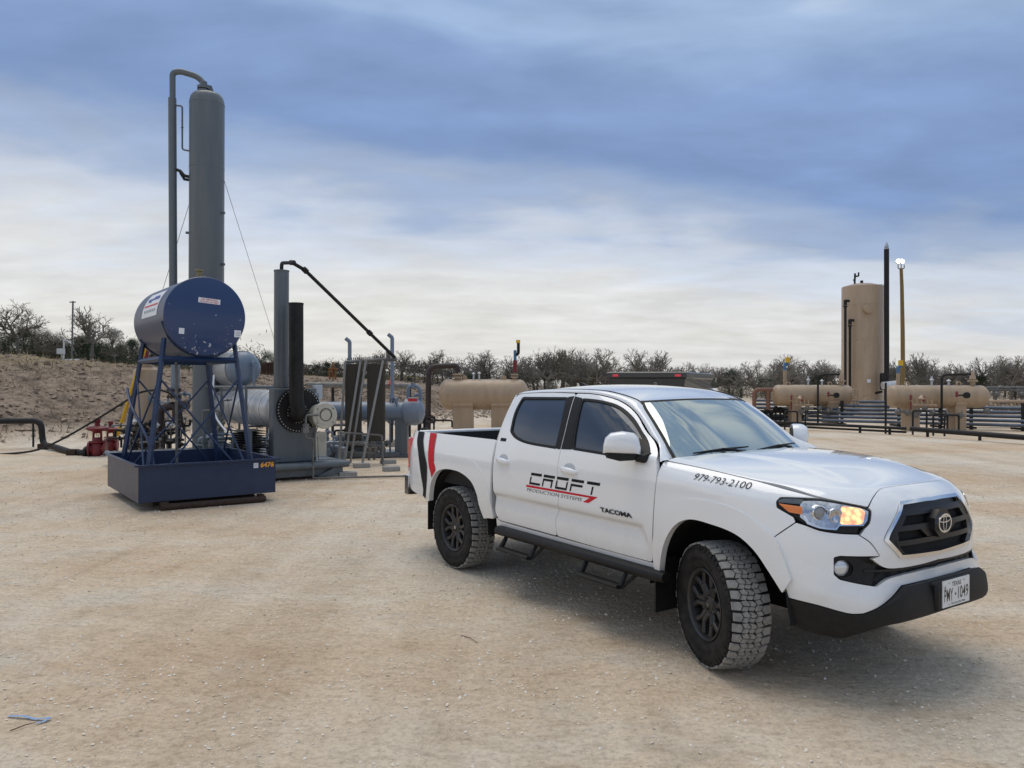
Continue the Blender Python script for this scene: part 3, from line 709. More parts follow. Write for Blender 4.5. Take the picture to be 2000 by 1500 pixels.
# tailgate, tail lamps, rear bumper
mb=MB(); mb.box((-4.225,0,1.05),(.045,1.50,.46),bev=.015); mb.build('tailgate',PAINT,T)
for sg in(-1,1):
    mb=MB(); mb.box((-4.205,sg*.80,1.035),(.12,.15,.36),bev=.03); tlm=mb.build('tail_light',LRED,T)
    mb=MB(); mb.box((-4.225,sg*.80,.87),(.10,.13,.06),bev=.01); mb.build('reverse_lamp',mat('clear_lens',(.55,.5,.5),.15,coat=1),tlm)
mb=MB(); pr=[(-4.18,-.905),(-4.27,-.90),(-4.35,-.84),(-4.385,-.65),(-4.39,0),(-4.385,.65),(-4.35,.84),(-4.27,.90),(-4.18,.905),(-4.16,.80),(-4.2,0),(-4.16,-.80)]
mb.prism(pr,.60,.80); mb.build('rear_bumper',mat('bumper_chrome',(.62,.64,.67),.22,metal=1),T)
# wheel wells, frame
for cx,xa,xb in((.03,-.47,.56),(-3.15,-3.70,-2.58)):
    for sg in(-1,1):
        rows=[]
        for k in range(17):
            t=PI*k/16; x=cx+.56*math.cos(t); z=.42+.56*math.sin(t)
            rows.append([(x,sg*.90,z),(x,sg*.50,z)])
        loft(rows,'wheel_well',DARK,T)
mb=MB()
for cx in(.03,-3.15): mb.box((cx,0,.70),(1.15,.96,.56))
mb.box((-1.6,0,.55),(2.2,1.55,.12)); mb.box((-1.7,.42,.44),(4.9,.09,.14)); mb.box((-1.7,-.42,.44),(4.9,.09,.14)); mb.box((.72,0,.62),(.16,1.2,.3)); mb.box((-3.95,0,.6),(.4,1.3,.2)); mb.cyl((-3.2,-.7,.40),(-3.2,.7,.40),.05); mb.lathe([(0,-.14),(.1,-.12),(.15,0),(.1,.12),(0,.14)],AX((-3.2,.0,.40),(1,0,0)),16)
mb.cyl((.0,-.66,.36),(.0,.66,.36),.03); mb.build('chassis',DARK,T)
for sg in(-1,1):
    mb=MB(); mb.box((-.445,sg*.815,.43),(.012,.24,.36)); mb.build('mud_flap',BLK,T)
    mb=MB(); mb.box((-3.70,sg*.80,.47),(.012,.24,.34)); mb.build('mud_flap',BLK,T)
# side steps
for sg in(-1,1):
    mb=MB(); n=12; pts=[(-2.40,sg*.90,.505),(-2.35,sg*.925,.505),(-.44,sg*.925,.500),(-.36,sg*.915,.500)]
    mb.tube(pts,[.045,.058,.058,.05],14)
    for v in mb.v: v.z=.503+(v.z-.503)*.72
    st=mb.build('side_step',BLK,T)
    for a,b in((-2.24,-1.80),(-1.16,-.72)):
        mb=MB(); mb.tube([(a,sg*1.0,.375),(b,sg*1.0,.372)],.045,10)
        for v in mb.v: v.z=.374+(v.z-.374)*.40
        for x in(a,b): mb.tube([(x,sg*.93,.48),(x+ (.03 if x==a else -.03)*0,sg*1.0,.378)],[.014,.018],8); mb.tube([(x-.0+(.10 if x==b else -.0),sg*.92,.48),(x,sg*.985,.365)],.013,8)
        mb.build('step_tread',BLK,st)
# mirrors
for sg in(-1,1):
    # swept-back housing: local s runs outboard, d is fore-aft thickness
    ax=Vector((-.20,.21,0)).normalized(); fw=Vector((.21,.20,0)).normalized(); c0=Vector((-.71,.995,1.368))
    def mp(s_,d_,z_):
        p=c0+ax*s_+fw*d_+Vector((0,0,z_)); p.y*=sg; return p
    prof=[(-.128,-.068),(-.130,-.02),(-.112,.045),(-.082,.080),(-.0,.092),(.08,.080),(.118,.045),(.132,-.01),(.134,-.062)]
    mb=MB(); rows=[[mp(p[0]*k_,d_,p[1]*k_) for p in prof] for d_,k_ in((-.055,.95),(-.04,1.0),(.01,1.0),(.04,.94),(.062,.78),(.074,.45))]
    vs=[p for r_ in rows for p in r_]; n=len(prof)
    fs=[(i*n+j,i*n+(j+1)%n,(i+1)*n+(j+1)%n,(i+1)*n+j) for i in range(len(rows)-1) for j in range(n)]
    mb.add(vs,fs+[tuple(range(n)),tuple((len(rows)-1)*n+j for j in range(n))]); mr=mb.build('mirror',PAINT,T,ang=50)
    mb=MB(); mb.add([mp(-.11,-.058,-.06),mp(.115,-.058,-.06),mp(.10,-.058,.05),mp(-.09,-.058,.06)],[(0,1,2,3)]); mb.build('mirror_glass',CHR,mr)
    mb=MB(); prof2=[(-.132,-.062),(.134,-.058),(.110,-.095),(.02,-.112),(-.10,-.105)]
    rows=[[mp(p[0]*k_,d_,p[1]) for p in prof2] for d_,k_ in((-.055,.95),(-.03,1),(.02,.97),(.055,.75))]
    vs=[p for r_ in rows for p in r_]; n=5; fs=[(i*n+j,i*n+(j+1)%n,(i+1)*n+(j+1)%n,(i+1)*n+j) for i in range(3) for j in range(n)]
    mb.add(vs,fs+[tuple(range(n)),tuple(3*n+j for j in range(n))])
    mb.tube([mp(-.10,.0,-.085),(-.60,sg*.90,1.275),(-.60,sg*.85,1.285)],[.033,.034,.045],8); mb.build('mirror_base',BLK,mr)
a,b=panel('sail_trim',BLK,None,S,[(-.760,1.405),(-.575,1.312),(-.562,1.276),(-.60,1.262),(-.70,1.266)],both=True,off=.004,th=.006,step=.05,gap=0,r=.006); a.parent,b.parent=fd
# antenna fin
mb=MB(); mb.prism([(-.08,0),(.09,0),(-.05,.055),(-.075,.05)],-.018,.018,Matrix(((1,0,0,-2.30),(0,0,1,.0),(0,1,0,1.748),(0,0,0,1)))); mb.build('antenna_fin',BLK,T)
# ---- lettering
def decal(name,m,par,f,build,off=.002):
    mb=MB(); build(mb,lambda x,y,f=f:(lambda P,n:P+n*off)(Vector(f(x,y)),normal(f,x,y))); return mb.build(name,m,par,smooth=False)
def quad(mb,fn,pts,nx=1):
    # polygon subdivided along its first edge
    a,b,c,d=pts
    for k in range(nx):
        t0=k/nx;t1=(k+1)/nx; l=lambda p,q,t:(p[0]+(q[0]-p[0])*t,p[1]+(q[1]-p[1])*t)
        mb.add([fn(*l(a,b,t0)),fn(*l(a,b,t1)),fn(*l(d,c,t1)),fn(*l(d,c,t0))],[(0,1,2,3)])
LX0,LX1=-1.935,-1.045
def croft(mb,fn0):
    H=.098; y0=.957; sh=.28
    def fn(x,y): return fn0(LX0+.02+x+sh*y*1.0, y0+y+ (x*.006))
    wd=[.0,.175,.35,.535,.72]; ww=.148; tk=.018
    def bar(x0,x1,y_,t=tk): quad(mb,fn,[(x0,y_-t),(x1,y_-t),(x1,y_),(x0,y_)],3)
    def leg(x,ya,yb,t=.017): quad(mb,fn,[(x,ya),(x+t,ya),(x+t,yb),(x,yb)])
    for i,x in enumerate(wd): bar(x,x+ww,H,.022)
    x=wd[0]; leg(x,0,.064); bar(x,x+ww,.018)
    x=wd[1]; bar(x,x+ww-.012,.066,.018); leg(x,0,.05); leg(x+ww-.035,0,.05,.019)
    x=wd[2]; leg(x,0,.066); leg(x+ww-.017,0,.066); bar(x,x+ww,.018)
    x=wd[3]; bar(x,x+ww-.005,.060,.018); leg(x,0,.045)
    x=wd[4]; leg(x+ww*.45,0,.062)
def red(mb,fn):
    quad(mb,fn,[(-1.955,.930),(-1.075,.938),(-1.045,.953),(-1.955,.948)],8)
    quad(mb,fn,[(-1.215,.897),(-1.150,.897),(-1.045,.953),(-1.13,.940)],2)
def prod(mb,fn):
    vs,fs=text2d('PRODUCTION SYSTEMS',.72,.026,shear=.2,bold=-.004); mb.add([fn(-1.945+x,.896+y+x*.004) for x,y in vs],fs)
def seg_split(o1): pass
decal('company_lettering',BVIN,fd[0],S,croft); decal('company_underline',RED,fd[0],S,red); decal('company_subtitle',mat('grey_vinyl',(.06,.065,.08),.4),fd[0],S,prod)
def tac(mb,fn):
    vs,fs=text2d('TACOMA',.348,.034,bold=.035,shear=-.25); mb.add([fn(-1.016+x,.852+y) for x,y in vs],fs)
decal('model_badge',BVIN,fd[0],S,tac,.006)
def sr5(mb,fn):
    quad(mb,fn,[(-2.437,1.281),(-2.345,1.281),(-2.345,1.308),(-2.437,1.308)])
decal('trim_badge',BVIN,rd[0],S,sr5,.003)
def phone(mb,fn):
    vs,fs=text2d('979-793-2100',.44,.046,shear=.25,bold=-.008)
    mb.add([fn(-.136+x,1.175+y-x*.035) for x,y in vs],fs)
decal('phone_lettering',BVIN,T,A,phone,.003)
# ---- wheels
def wheel(x,sg,steer):
    we=MB(); RT_=.392; W_=.265
    # rim, local axis +z = outboard
    def rimpart(): 
        mb=MB(); mb.lathe([(.222,-.12),(.222,.108),(.226,.118),(.219,.122),(.205,.112),(.198,.085),(.190,.02),(.188,-.11)],None,48,cap=False)
        for k in range(6):
            a0=2*PI*k/6
            for s_ in(-1,1):
                a1=a0+s_*R(8); a2=a0+s_*R(17)
                p0=Vector((.045*math.cos(a0+s_*R(22)),.045*math.sin(a0+s_*R(22)),.070)); p1=Vector((.13*math.cos(a1),.13*math.sin(a1),.088)); p2=Vector((.200*math.cos(a2),.200*math.sin(a2),.092))
                for A_,B_ in((p0,p1),(p1,p2)):
                    d=(B_-A_); t=Vector((-d.y,d.x,0)).normalized(); wA,wB=(.020,.016) if A_ is p0 else (.016,.019)
                    v=[A_-t*wA,A_+t*wA,B_+t*wB,B_-t*wB]; lo=[q-Vector((0,0,.05)) for q in v]; hi=[A_-t*wA*.6+Vector((0,0,.008)),A_+t*wA*.6+Vector((0,0,.008)),B_+t*wB*.6+Vector((0,0,.008)),B_-t*wB*.6+Vector((0,0,.008))]
                    mb.add(lo+v+hi,[(0,1,5,4),(1,2,6,5),(2,3,7,6),(3,0,4,7),(4,5,9,8),(5,6,10,9),(6,7,11,10),(7,4,8,11),(8,9,10,11),(3,2,1,0)])
        mb.lathe([(.060,.0),(.062,.070),(.055,.084),(.038,.088),(.036,.080)],None,24)
        for k in range(6):
            a0=2*PI*(k+.5)/6; mb.lathe([(.014,.05),(.014,.082),(.010,.088),(0,.088)],Matrix.Translation((.072*math.cos(a0),.072*math.sin(a0),0)),8)
        mb.lathe([(.19,-.02),(.10,-.03),(0,-.03)],None,24)
        return mb
    name_parent=T
    M=Matrix.Translation((x,sg*.80,RT_+.004))@Matrix.Rotation(steer,4,'Z')@Matrix.Rotation(PI/2*(-sg),4,'X')
    rim=rimpart(); rim.v=[M@v for v in rim.v]; wo=rim.build('wheel',RIM,T,ang=30)
    k=MB(); k.lathe([(0,.094),(.026,.092),(.034,.084)],M,20); 
    cap=k.build('hub_cap',RIM,wo)
    k=MB(); 
    for (a,b,wd_) in((.020,.014,.0025),(.017,.005,.002),(.006,.013,.002)):
        n=24; vs=[];fs=[]
        for q in range(n):
            t=2*PI*q/n
            vs+=[M@Vector((a*math.cos(t),b*math.sin(t),.0945)),M@Vector(((a-wd_)*math.cos(t),(b-wd_)*math.sin(t),.0945))]
        for q in range(n): fs.append((2*q,2*q+1,(2*q+3)%(2*n),(2*q+2)%(2*n)))
        k.add(vs,fs)
    k.build('hub_emblem',CHR,wo,smooth=False)
    tb=MB(); tb.lathe([(.225,.108),(.235,.118),(.262,.132),(.300,.1385),(.335,.134),(.362,.124),(.376,.112),(.380,.10),(.380,-.10),(.376,-.112),(.362,-.124),(.335,-.134),(.300,-.1385),(.262,-.132),(.235,-.118),(.225,-.108)],M,84,cap=False)
    # raised rings and shoulder ribs on the sidewall
    for s_ in(1,-1):
        for q in range(56):
            a=2*PI*q/56; da=2*PI/56*.36
            P=[(.341,.1335),(.366,.1235)] if q%2 else [(.348,.1310),(.366,.1235)]
            vs=[]
            for (rr,hh) in P:
                for aa in(a-da,a+da):
                    for e in(0,.005): vs.append(M@Vector(((rr+e*.5)*math.cos(aa),(rr+e*.5)*math.sin(aa),s_*(hh+e))))
            tb.add(vs,[(0,1,3,2),(4,6,7,5),(0,4,5,1),(2,3,7,6),(1,5,7,3)])
    for body,a0 in(('GOODYEAR',PI/2),('WRANGLER',-PI/2)):
        vs,fs=text2d(body,.30,.026,bold=.02); 
        def on(x_,y_):
            aa=a0-(x_-.15)/.285 if True else 0; rr=.272+y_ if a0>0 else .298-y_
            if a0<0: aa=a0+(x_-.15)/.285
            e=.1365+.0012+ (1-abs(rr-.300)/.04)*.0
            hh=citp([(.225,.108),(.235,.118),(.262,.132),(.300,.1385),(.335,.134),(.362,.124)],rr)+.0018
            return M@Vector((rr*math.cos(aa+0),rr*math.sin(aa),hh))
        tb.add([on(*v) for v in vs],fs)
    tyre=tb.build('tyre',RUB,wo,ang=50)
    # tread blocks
    tr=MB(); NP=38
    def blk(poly,top=.3935,bot=.381,ins=.0015):
        # poly in (a: pitch fraction, h: across width)
        n=len(poly); cx=sum(p[0] for p in poly)/n; cy=sum(p[1] for p in poly)/n
        vt=[];vb=[]
        for a_,h_ in poly:
            pa,ph=(a_-cx)*2*PI/NP*.385,h_-cy; l=math.hypot(pa,ph) or 1; f_=(l-ins)/l
            for L_,rr,ff in((vt,top,f_),(vb,bot,(l-ins*.3)/l)):
                aa=(cx+(a_-cx)*ff)*2*PI/NP; hh=cy+(h_-cy)*ff
                drop=.010*max(0,(abs(hh)-.10)/.03)**1.5 if abs(hh)>.10 else 0
                L_.append(M@Vector(((rr-drop)*math.cos(aa),(rr-drop)*math.sin(aa),hh)))
        tr.add(vt+vb,[tuple(range(n))]+[(i,n+i,n+(i+1)%n,(i+1)%n) for i in range(n)])
    for q in range(NP):
        o=q
        for s_,ph in((1,0),(-1,.5)):
            b=lambda P:[(o+ph+a_,s_*h_) for a_,h_ in P]
            lip=.127 if q%2 else .122
            blk(b([(.02,.078),(.12,lip),(.88,lip),(.80,.076),(.42,.062)]) ,.3925)
            blk(b([(-.02,.072),(.38,.056),(.30,.022),(-.10,.036)]))
            blk(b([(.42,.056),(.80,.070),(.92,.036),(.55,.014),(.34,.020)]))
        blk([(o+.05,.030),(o+.30,.016),(o+.22,-.018),(o-.12,-.006),(o-.08,.018)])
        blk([(o+.34,.014),(o+.58,.008),(o+.84,.026),(o+.80,-.006),(o+.52,-.030),(o+.28,-.016)])
    tr.build('tread',TREAD,wo,ang=25)
    return wo
wheel(0.0,-1,-.365); wheel(0.0,1,-.35); wheel(-3.20,-1,0); wheel(-3.20,1,0)
# ================================================================== TERRAIN
HCT=[(-.9,3.4),(-.66,2.95),(-.487,2.60),(-.3,2.15),(-.2,1.80),(-.12,1.35),(-.05,.75),(0,.35),(.05,0)]
def hash2(x,y): 
    v=math.sin(x*12.9898+y*78.233)*43758.5453; return v-math.floor(v)
def vn(x,y):
    i,j=math.floor(x),math.floor(y); a,b=x-i,y-j; a=a*a*(3-2*a); b=b*b*(3-2*b)
    return (hash2(i,j)*(1-a)+hash2(i+1,j)*a)*(1-b)+(hash2(i,j+1)*(1-a)+hash2(i+1,j+1)*a)*b
def slope_d(X,Y): return (X+14.3)*-.817+(Y-21.7)*.577
def ground_z(X,Y,detail=True):
    z=.0
    if Y>5:
        q=X/max(Y,1); d=slope_d(X,Y)-.4
        if d>0 and q<.05:
            Hc=citp(HCT,max(-.9,q)); t=min(1,d/12); z=Hc*(1-(1-t)**1.7)
            if d>12: z+=.018*(d-12)*min(1,Hc/1.5)
            if detail:
                k=min(1,d/1.5)*min(1,max(.15,(16-d)/8))*min(1,Hc/1.2)
                z+=k*(.22*(vn(X*.9+7,Y*.9)-.5)+.16*(vn(X*2.6,Y*2.6+3)-.5)-.16*max(0,vn((X*.577+Y*.817)*1.1,d*.16)-.55)*2+.11*math.sin(d*2.1+3*vn(X*.3,Y*.3)))
    return z
def ground_mat():
    m=bpy.data.materials.new('caliche_ground'); m.use_nodes=True; t=m.node_tree; b=t.nodes['Principled BSDF']; b.inputs['Roughness'].default_value=.95; b.inputs['Specular IOR Level'].default_value=.15
    tc=t.nodes.new('ShaderNodeTexCoord')
    def noise(s,d=6,r=.6,stretch=(1,1,1),rot=0):
        mp=t.nodes.new('ShaderNodeMapping'); mp.inputs['Scale'].default_value=stretch; mp.inputs['Rotation'].default_value=(0,0,rot); t.links.new(tc.outputs['Object'],mp.inputs[0])
        n=t.nodes.new('ShaderNodeTexNoise'); n.inputs['Scale'].default_value=s; n.inputs['Detail'].default_value=d; n.inputs['Roughness'].default_value=r; t.links.new(mp.outputs[0],n.inputs['Vector']); return n.outputs['Fac']
    def ramp(f,stops):
        r=t.nodes.new('ShaderNodeValToRGB'); e=r.color_ramp.elements
        while len(e)<len(stops): e.new(.5)
        for q,(p,c) in zip(e,stops): q.position=p; q.color=(*c,1)
        t.links.new(f,r.inputs[0]); return r.outputs[0]
    def mix(f,a,b_,mode='MIX'):
        x=t.nodes.new('ShaderNodeMix'); x.data_type='RGBA'; x.blend_type=mode
        if isinstance(f,float): x.inputs[0].default_value=f
        else: t.links.new(f,x.inputs[0])
        t.links.new(a,x.inputs[6]); t.links.new(b_,x.inputs[7]); return x.outputs[2]
    c1=ramp(noise(.22,5,.6,(1,1.6,1),.4),[(.38,(.61,.43,.27)),(.47,(.71,.56,.40)),(.56,(.74,.64,.51)),(.64,(.77,.71,.61))])
    c2=ramp(noise(1.3,9,.68,(1,1.8,1),-.5),[(.30,(.42,.33,.25)),(.44,(.63,.52,.40)),(.58,(.71,.61,.49)),(.72,(.79,.73,.63))])
    c=mix(.42,c1,c2)
    tk=ramp(noise(1.1,5,.6,(1,.07,1),R(-38)),[(.40,(.84,.82,.80)),(.50,(1,1,1)),(.60,(1.05,1.05,1.06))]); c=mix(.6,c,tk,'MULTIPLY')
    pale=ramp(noise(.8,6,.7,(1,1.5,1),2.2),[(.52,(0,0,0)),(.68,(1,1,1))]); ps_=t.nodes.new('ShaderNodeSeparateColor'); t.links.new(pale,ps_.inputs[0]); pm=t.nodes.new('ShaderNodeMath'); pm.operation='MULTIPLY'; pm.inputs[1].default_value=.42; t.links.new(ps_.outputs[0],pm.inputs[0]); c=mix(pm.outputs[0],c,ramp(noise(9,5,.7),[(.3,(.60,.57,.50)),(.7,(.72,.70,.64))]))
    fine=ramp(noise(26,6,.75),[(.30,(.52,.50,.48)),(.50,(.98,.98,.97)),(.68,(1.16,1.15,1.13))]); c=mix(.75,c,fine,'MULTIPLY')
    mid=ramp(noise(6,6,.7,(1,2.2,1),.7),[(.33,(.66,.63,.59)),(.52,(1,1,1))]); c=mix(.6,c,mid,'MULTIPLY')
    pv=t.nodes.new('ShaderNodeTexVoronoi'); pv.inputs['Scale'].default_value=30; pv.inputs['Randomness'].default_value=1; t.links.new(tc.outputs['Object'],pv.inputs['Vector'])
    pr_=ramp(pv.outputs['Distance'],[(.14,(1.28,1.25,1.2)),(.24,(.80,.78,.75)),(.36,(1,1,1))]); gm=ramp(noise(2.2,5,.7),[(.44,(0,0,0)),(.60,(1,1,1))]); gs=t.nodes.new('ShaderNodeSeparateColor'); t.links.new(gm,gs.inputs[0]); c=mix(gs.outputs[0],c,mix(1.0,c,pr_,'MULTIPLY'))
    # dark gravelly stains
    st=ramp(noise(.55,4,.7,(1,1.3,1),1.1),[(.60,(0,0,0)),(.74,(1,1,1))])
    sr=t.nodes.new('ShaderNodeSeparateColor'); t.links.new(st,sr.inputs[0])
    dk=ramp(noise(18,5,.8),[(.35,(.20,.165,.13)),(.65,(.42,.35,.27))])
    mm=t.nodes.new('ShaderNodeMath'); mm.operation='MULTIPLY'; mm.inputs[1].default_value=.55; t.links.new(sr.outputs[0],mm.inputs[0]); c=mix(mm.outputs[0],c,dk)
    # bank: darker dry weeds and rubble where the ground rises
    sp=t.nodes.new('ShaderNodeSeparateXYZ'); t.links.new(tc.outputs['Object'],sp.inputs[0])
    mr=t.nodes.new('ShaderNodeMapRange'); mr.inputs['From Min'].default_value=.10; mr.inputs['From Max'].default_value=.5; t.links.new(sp.outputs['Z'],mr.inputs[0])
    bk=ramp(noise(1.7,10,.78,(1,1,2.2)),[(.30,(.05,.04,.031)),(.40,(.15,.118,.092)),(.50,(.27,.212,.165)),(.62,(.39,.305,.235)),(.76,(.20,.175,.10))])
    bf=ramp(noise(9,6,.8),[(.32,(.45,.43,.42)),(.55,(1.05,1.03,1)),(.7,(1.35,1.3,1.25))]); bk=mix(.9,bk,bf,'MULTIPLY')
    mr3=t.nodes.new('ShaderNodeMapRange'); mr3.inputs['From Min'].default_value=2.3; mr3.inputs['From Max'].default_value=3.2; t.links.new(sp.outputs['Z'],mr3.inputs[0])
    gr=ramp(noise(3,8,.75),[(.35,(.20,.16,.08)),(.6,(.36,.28,.15))]); bk=mix(mr3.outputs[0],bk,gr)
    c=mix(mr.outputs[0],c,bk)
    t.links.new(c,b.inputs['Base Color'])
    def madd(*fs):
        o=None
        for f,k in fs:
            a=t.nodes.new('ShaderNodeMath'); a.operation='MULTIPLY_ADD'; a.inputs[1].default_value=k; t.links.new(f,a.inputs[0])
            if o: t.links.new(o,a.inputs[2])
            else: a.inputs[2].default_value=0
            o=a.outputs[0]
        return o
    vo=t.nodes.new('ShaderNodeTexVoronoi'); vo.inputs['Scale'].default_value=38; t.links.new(tc.outputs['Object'],vo.inputs['Vector'])
    h=madd((noise(4,8,.7),.9),(noise(22,6,.75),.5),(noise(70,3,.7),.22),(vo.outputs['Distance'],-.22))
    bp=t.nodes.new('ShaderNodeBump'); bp.inputs['Strength'].default_value=.75; bp.inputs['Distance'].default_value=.045; t.links.new(h,bp.inputs['Height']); t.links.new(bp.outputs[0],b.inputs['Normal'])
    return m
GM=ground_mat()
def grid_mesh(name,xs,ys,fn,m):
    vs=[(x,y,fn(x,y)) for y in ys for x in xs]; n=len(xs)
    fs=[(j*n+i,j*n+i+1,(j+1)*n+i+1,(j+1)*n+i) for j in range(len(ys)-1) for i in range(n-1)]
    me=bpy.data.meshes.new(name); me.from_pydata(vs,[],fs); me.polygons.foreach_set('use_smooth',[True]*len(me.polygons)); me.materials.append(m)
    o=bpy.data.objects.new(name,me); COL.objects.link(o); return o
def axis(a,b,fine0,fine1,df,dc):
    v=[];x=a
    while x<b:
        v.append(x); d=df if fine0<=x<fine1 else min(dc*(1+min(abs(x-fine0),abs(x-fine1))*.12),60); x+=d
    v.append(b); return v
xs=axis(-320,420,-34,8,.24,.6); ys=axis(-25,700,19,58,.24,.6)
g=grid_mesh('ground',xs,ys,lambda x,y:ground_z(x,y)+.02*(vn(x*.35,y*.35)-.5)*(1 if math.hypot(x,y)>9 or y<0 else .3)*(1 if not(-2<x<4.5 and 3<y<10) else 0),GM); tag(g,kind='structure')
# loose stones
random.seed(4)
def stone(mb,p,r_):
    a=random.random()*6.3; vs=[]
    base=[(1,0,0),(-1,0,0),(0,1,0),(0,-1,0),(0,0,1),(0,0,-1)]
    M=Matrix.Translation(p)@Matrix.Rotation(a,4,'Z')@Matrix.Rotation(random.random(),4,'X')
    vs=[M@Vector((v[0]*r_*random.uniform(.8,1.2),v[1]*r_*random.uniform(.6,1),v[2]*r_*random.uniform(.28,.5))) for v in base]
    mb.add(vs,[(0,2,4),(2,1,4),(1,3,4),(3,0,4),(2,0,5),(1,2,5),(3,1,5),(0,3,5)])
mb=MB()
for i in range(34000):
    Y=1.9+13*random.random()**1.6; X=Y*random.uniform(-.72,.72)
    if vn(X*1.3,Y*1.3)*.7+vn(X*4,Y*4)*.5<random.uniform(.25,.75): continue
    r_=.0026*(1+random.random()**4*4.0)*(.75+Y*.07); stone(mb,(X,Y,r_*.35),r_)
for i in range(1500):
    Y=2+16*random.random(); X=Y*random.uniform(-.7,.7); r_=random.uniform(.007,.014)*(1 if Y<8 else 1.5); stone(mb,(X,Y,r_*.2),r_)
gv=mb.build('gravel',mat('gravel_stone',(.78,.70,.58),.9,noise=.4,nscale=3,col2=(.84,.79,.70)),smooth=False); tag(gv,'small pale stones scattered loose over the caliche pad','gravel',kind='stuff')
# rubble and dry weeds on the bank
mb=MB(); random.seed(8)
for i in range(24000):
    Y=random.uniform(20,60); X=Y*random.uniform(-.70,-.02); d=slope_d(X,Y)-.4
    if d<.1 or d>12.5 or (X/Y<-.33 and random.random()<.7): continue
    r_=random.uniform(.025,.12)*(1 if random.random()<.92 else 1.7); stone(mb,(X,Y,ground_z(X,Y)+r_*.2),r_)
rb=mb.build('bank_rubble',mat('bank_rock',(.40,.31,.24),.95,noise=.4,nscale=.8,col2=(.13,.10,.075)),smooth=False); tag(rb,'broken clods and stones on the eroded earth bank','rubble',kind='stuff')
mb=MB()
for i in range(11000):
    Y=random.uniform(20,56); X=Y*random.uniform(-.72,-.02); d=slope_d(X,Y)-.4
    if d<0 or d>15 or vn(X*.5,Y*.5)*.6+vn(X*1.7,Y*1.7)*.5<.42: continue
    z=ground_z(X,Y); h=random.uniform(.10,.34); a=random.random()*6.3; l=random.uniform(.1,.3); w_=.012
    c,s=math.cos(a),math.sin(a)
    mb.add([(X-s*w_,Y+c*w_,z),(X+s*w_,Y-c*w_,z),(X+c*l,Y+s*l,z+h)],[(0,1,2)])
wd=mb.build('dry_weeds',mat('dry_weed',(.30,.24,.14),.95,noise=.3,nscale=.6,col2=(.17,.14,.085)),smooth=False); tag(wd,'dry grass and weeds growing over the earth bank','weeds',kind='stuff')
# ================================================================== plant materials
NAVY=mat('navy_paint',(.008,.021,.062),.42,coat=.12,noise=.25,nscale=5,col2=(.014,.030,.080))
def chip_mat():
    m=mat('navy_chipped',(.012,.038,.125),.35,coat=.3); t=m.node_tree; b=t.nodes['Principled BSDF']; tc=t.nodes.new('ShaderNodeTexCoord')
    n=t.nodes.new('ShaderNodeTexNoise'); n.inputs['Scale'].default_value=11; n.inputs['Detail'].default_value=7; n.inputs['Roughness'].default_value=.72; t.links.new(tc.outputs['Object'],n.inputs['Vector'])
    sp=t.nodes.new('ShaderNodeSeparateXYZ'); t.links.new(tc.outputs['Object'],sp.inputs[0])
    mr=t.nodes.new('ShaderNodeMapRange'); mr.inputs['From Min'].default_value=-.55; mr.inputs['From Max'].default_value=.15; mr.inputs['To Min'].default_value=.055; mr.inputs['To Max'].default_value=-.045; t.links.new(sp.outputs['Z'],mr.inputs[0])
    a=t.nodes.new('ShaderNodeMath'); a.operation='ADD'; t.links.new(n.outputs['Fac'],a.inputs[0]); t.links.new(mr.outputs[0],a.inputs[1])
    r=t.nodes.new('ShaderNodeValToRGB'); e=r.color_ramp.elements; e[0].position=.635; e[0].color=(.012,.038,.125,1); e[1].position=.652; e[1].color=(.42,.46,.52,1); t.links.new(a.outputs[0],r.inputs[0]); t.links.new(r.outputs[0],b.inputs['Base Color']); return m
CHIP=chip_mat()
STEELG=mat('grey_paint',(.090,.112,.128),.42,coat=.15,nscale=2.2,col2=(.122,.138,.150),stretch=(4,4,.35))
STEELG2=mat('pale_grey_paint',(.15,.20,.27),.4,coat=.2,noise=.2,nscale=3,col2=(.18,.22,.28))
INSUL=mat('bright_cladding',(.60,.61,.63),.36,metal=.45,noise=.2,nscale=4,col2=(.46,.46,.46))
BLKM=mat('black_steel',(.009,.009,.010),.55,nscale=6,col2=(.024,.022,.021),spec=.3)
RUST=mat('rusty_steel',(.06,.035,.024),.85,noise=.3,nscale=12,col2=(.028,.018,.014))
GALV=mat('galvanised_pipe',(.20,.20,.195),.5,metal=.4,noise=.3,nscale=6,col2=(.12,.11,.10))
TANP=mat('tan_paint',(.41,.30,.20),.45,coat=.15,nscale=2.0,col2=(.34,.245,.155),stretch=(2.5,2.5,.4))
CREAM=mat('cream_enamel',(.52,.50,.42),.42,coat=.2,noise=.15,nscale=6)
YEL=mat('yellow_guard',(.72,.44,.02),.5); REDV=mat('red_valve_paint',(.21,.012,.020),.5,coat=.1,noise=.2,nscale=8,col2=(.12,.01,.014))
WHT=mat('white_label',(.72,.74,.78),.5); RINK=mat('red_ink',(.55,.03,.03),.5); BINK=mat('blue_ink',(.05,.07,.30),.5); GINK=mat('grey_ink',(.30,.32,.36),.6); ORI=mat('orange_ink',(.85,.38,.02),.45)
CONC=mat('concrete_block',(.36,.345,.32),.9,bump=.3,noise=.2,nscale=10)
SILV=mat('silver_pipe',(.13,.155,.20),.42,metal=.4,noise=.2,nscale=1.2,col2=(.07,.085,.11))
def flange(mb,p,d,r_,t_=.03,n=8):
    M=AX(p,d); mb.lathe([(r_,-t_),(r_,t_)],M,20)
    for k in range(n):
        a=2*PI*k/n; mb.lathe([(r_*.09,-t_*1.7),(r_*.09,t_*1.7)],M@Matrix.Translation((r_*.84*math.cos(a),r_*.84*math.sin(a),0)),6)
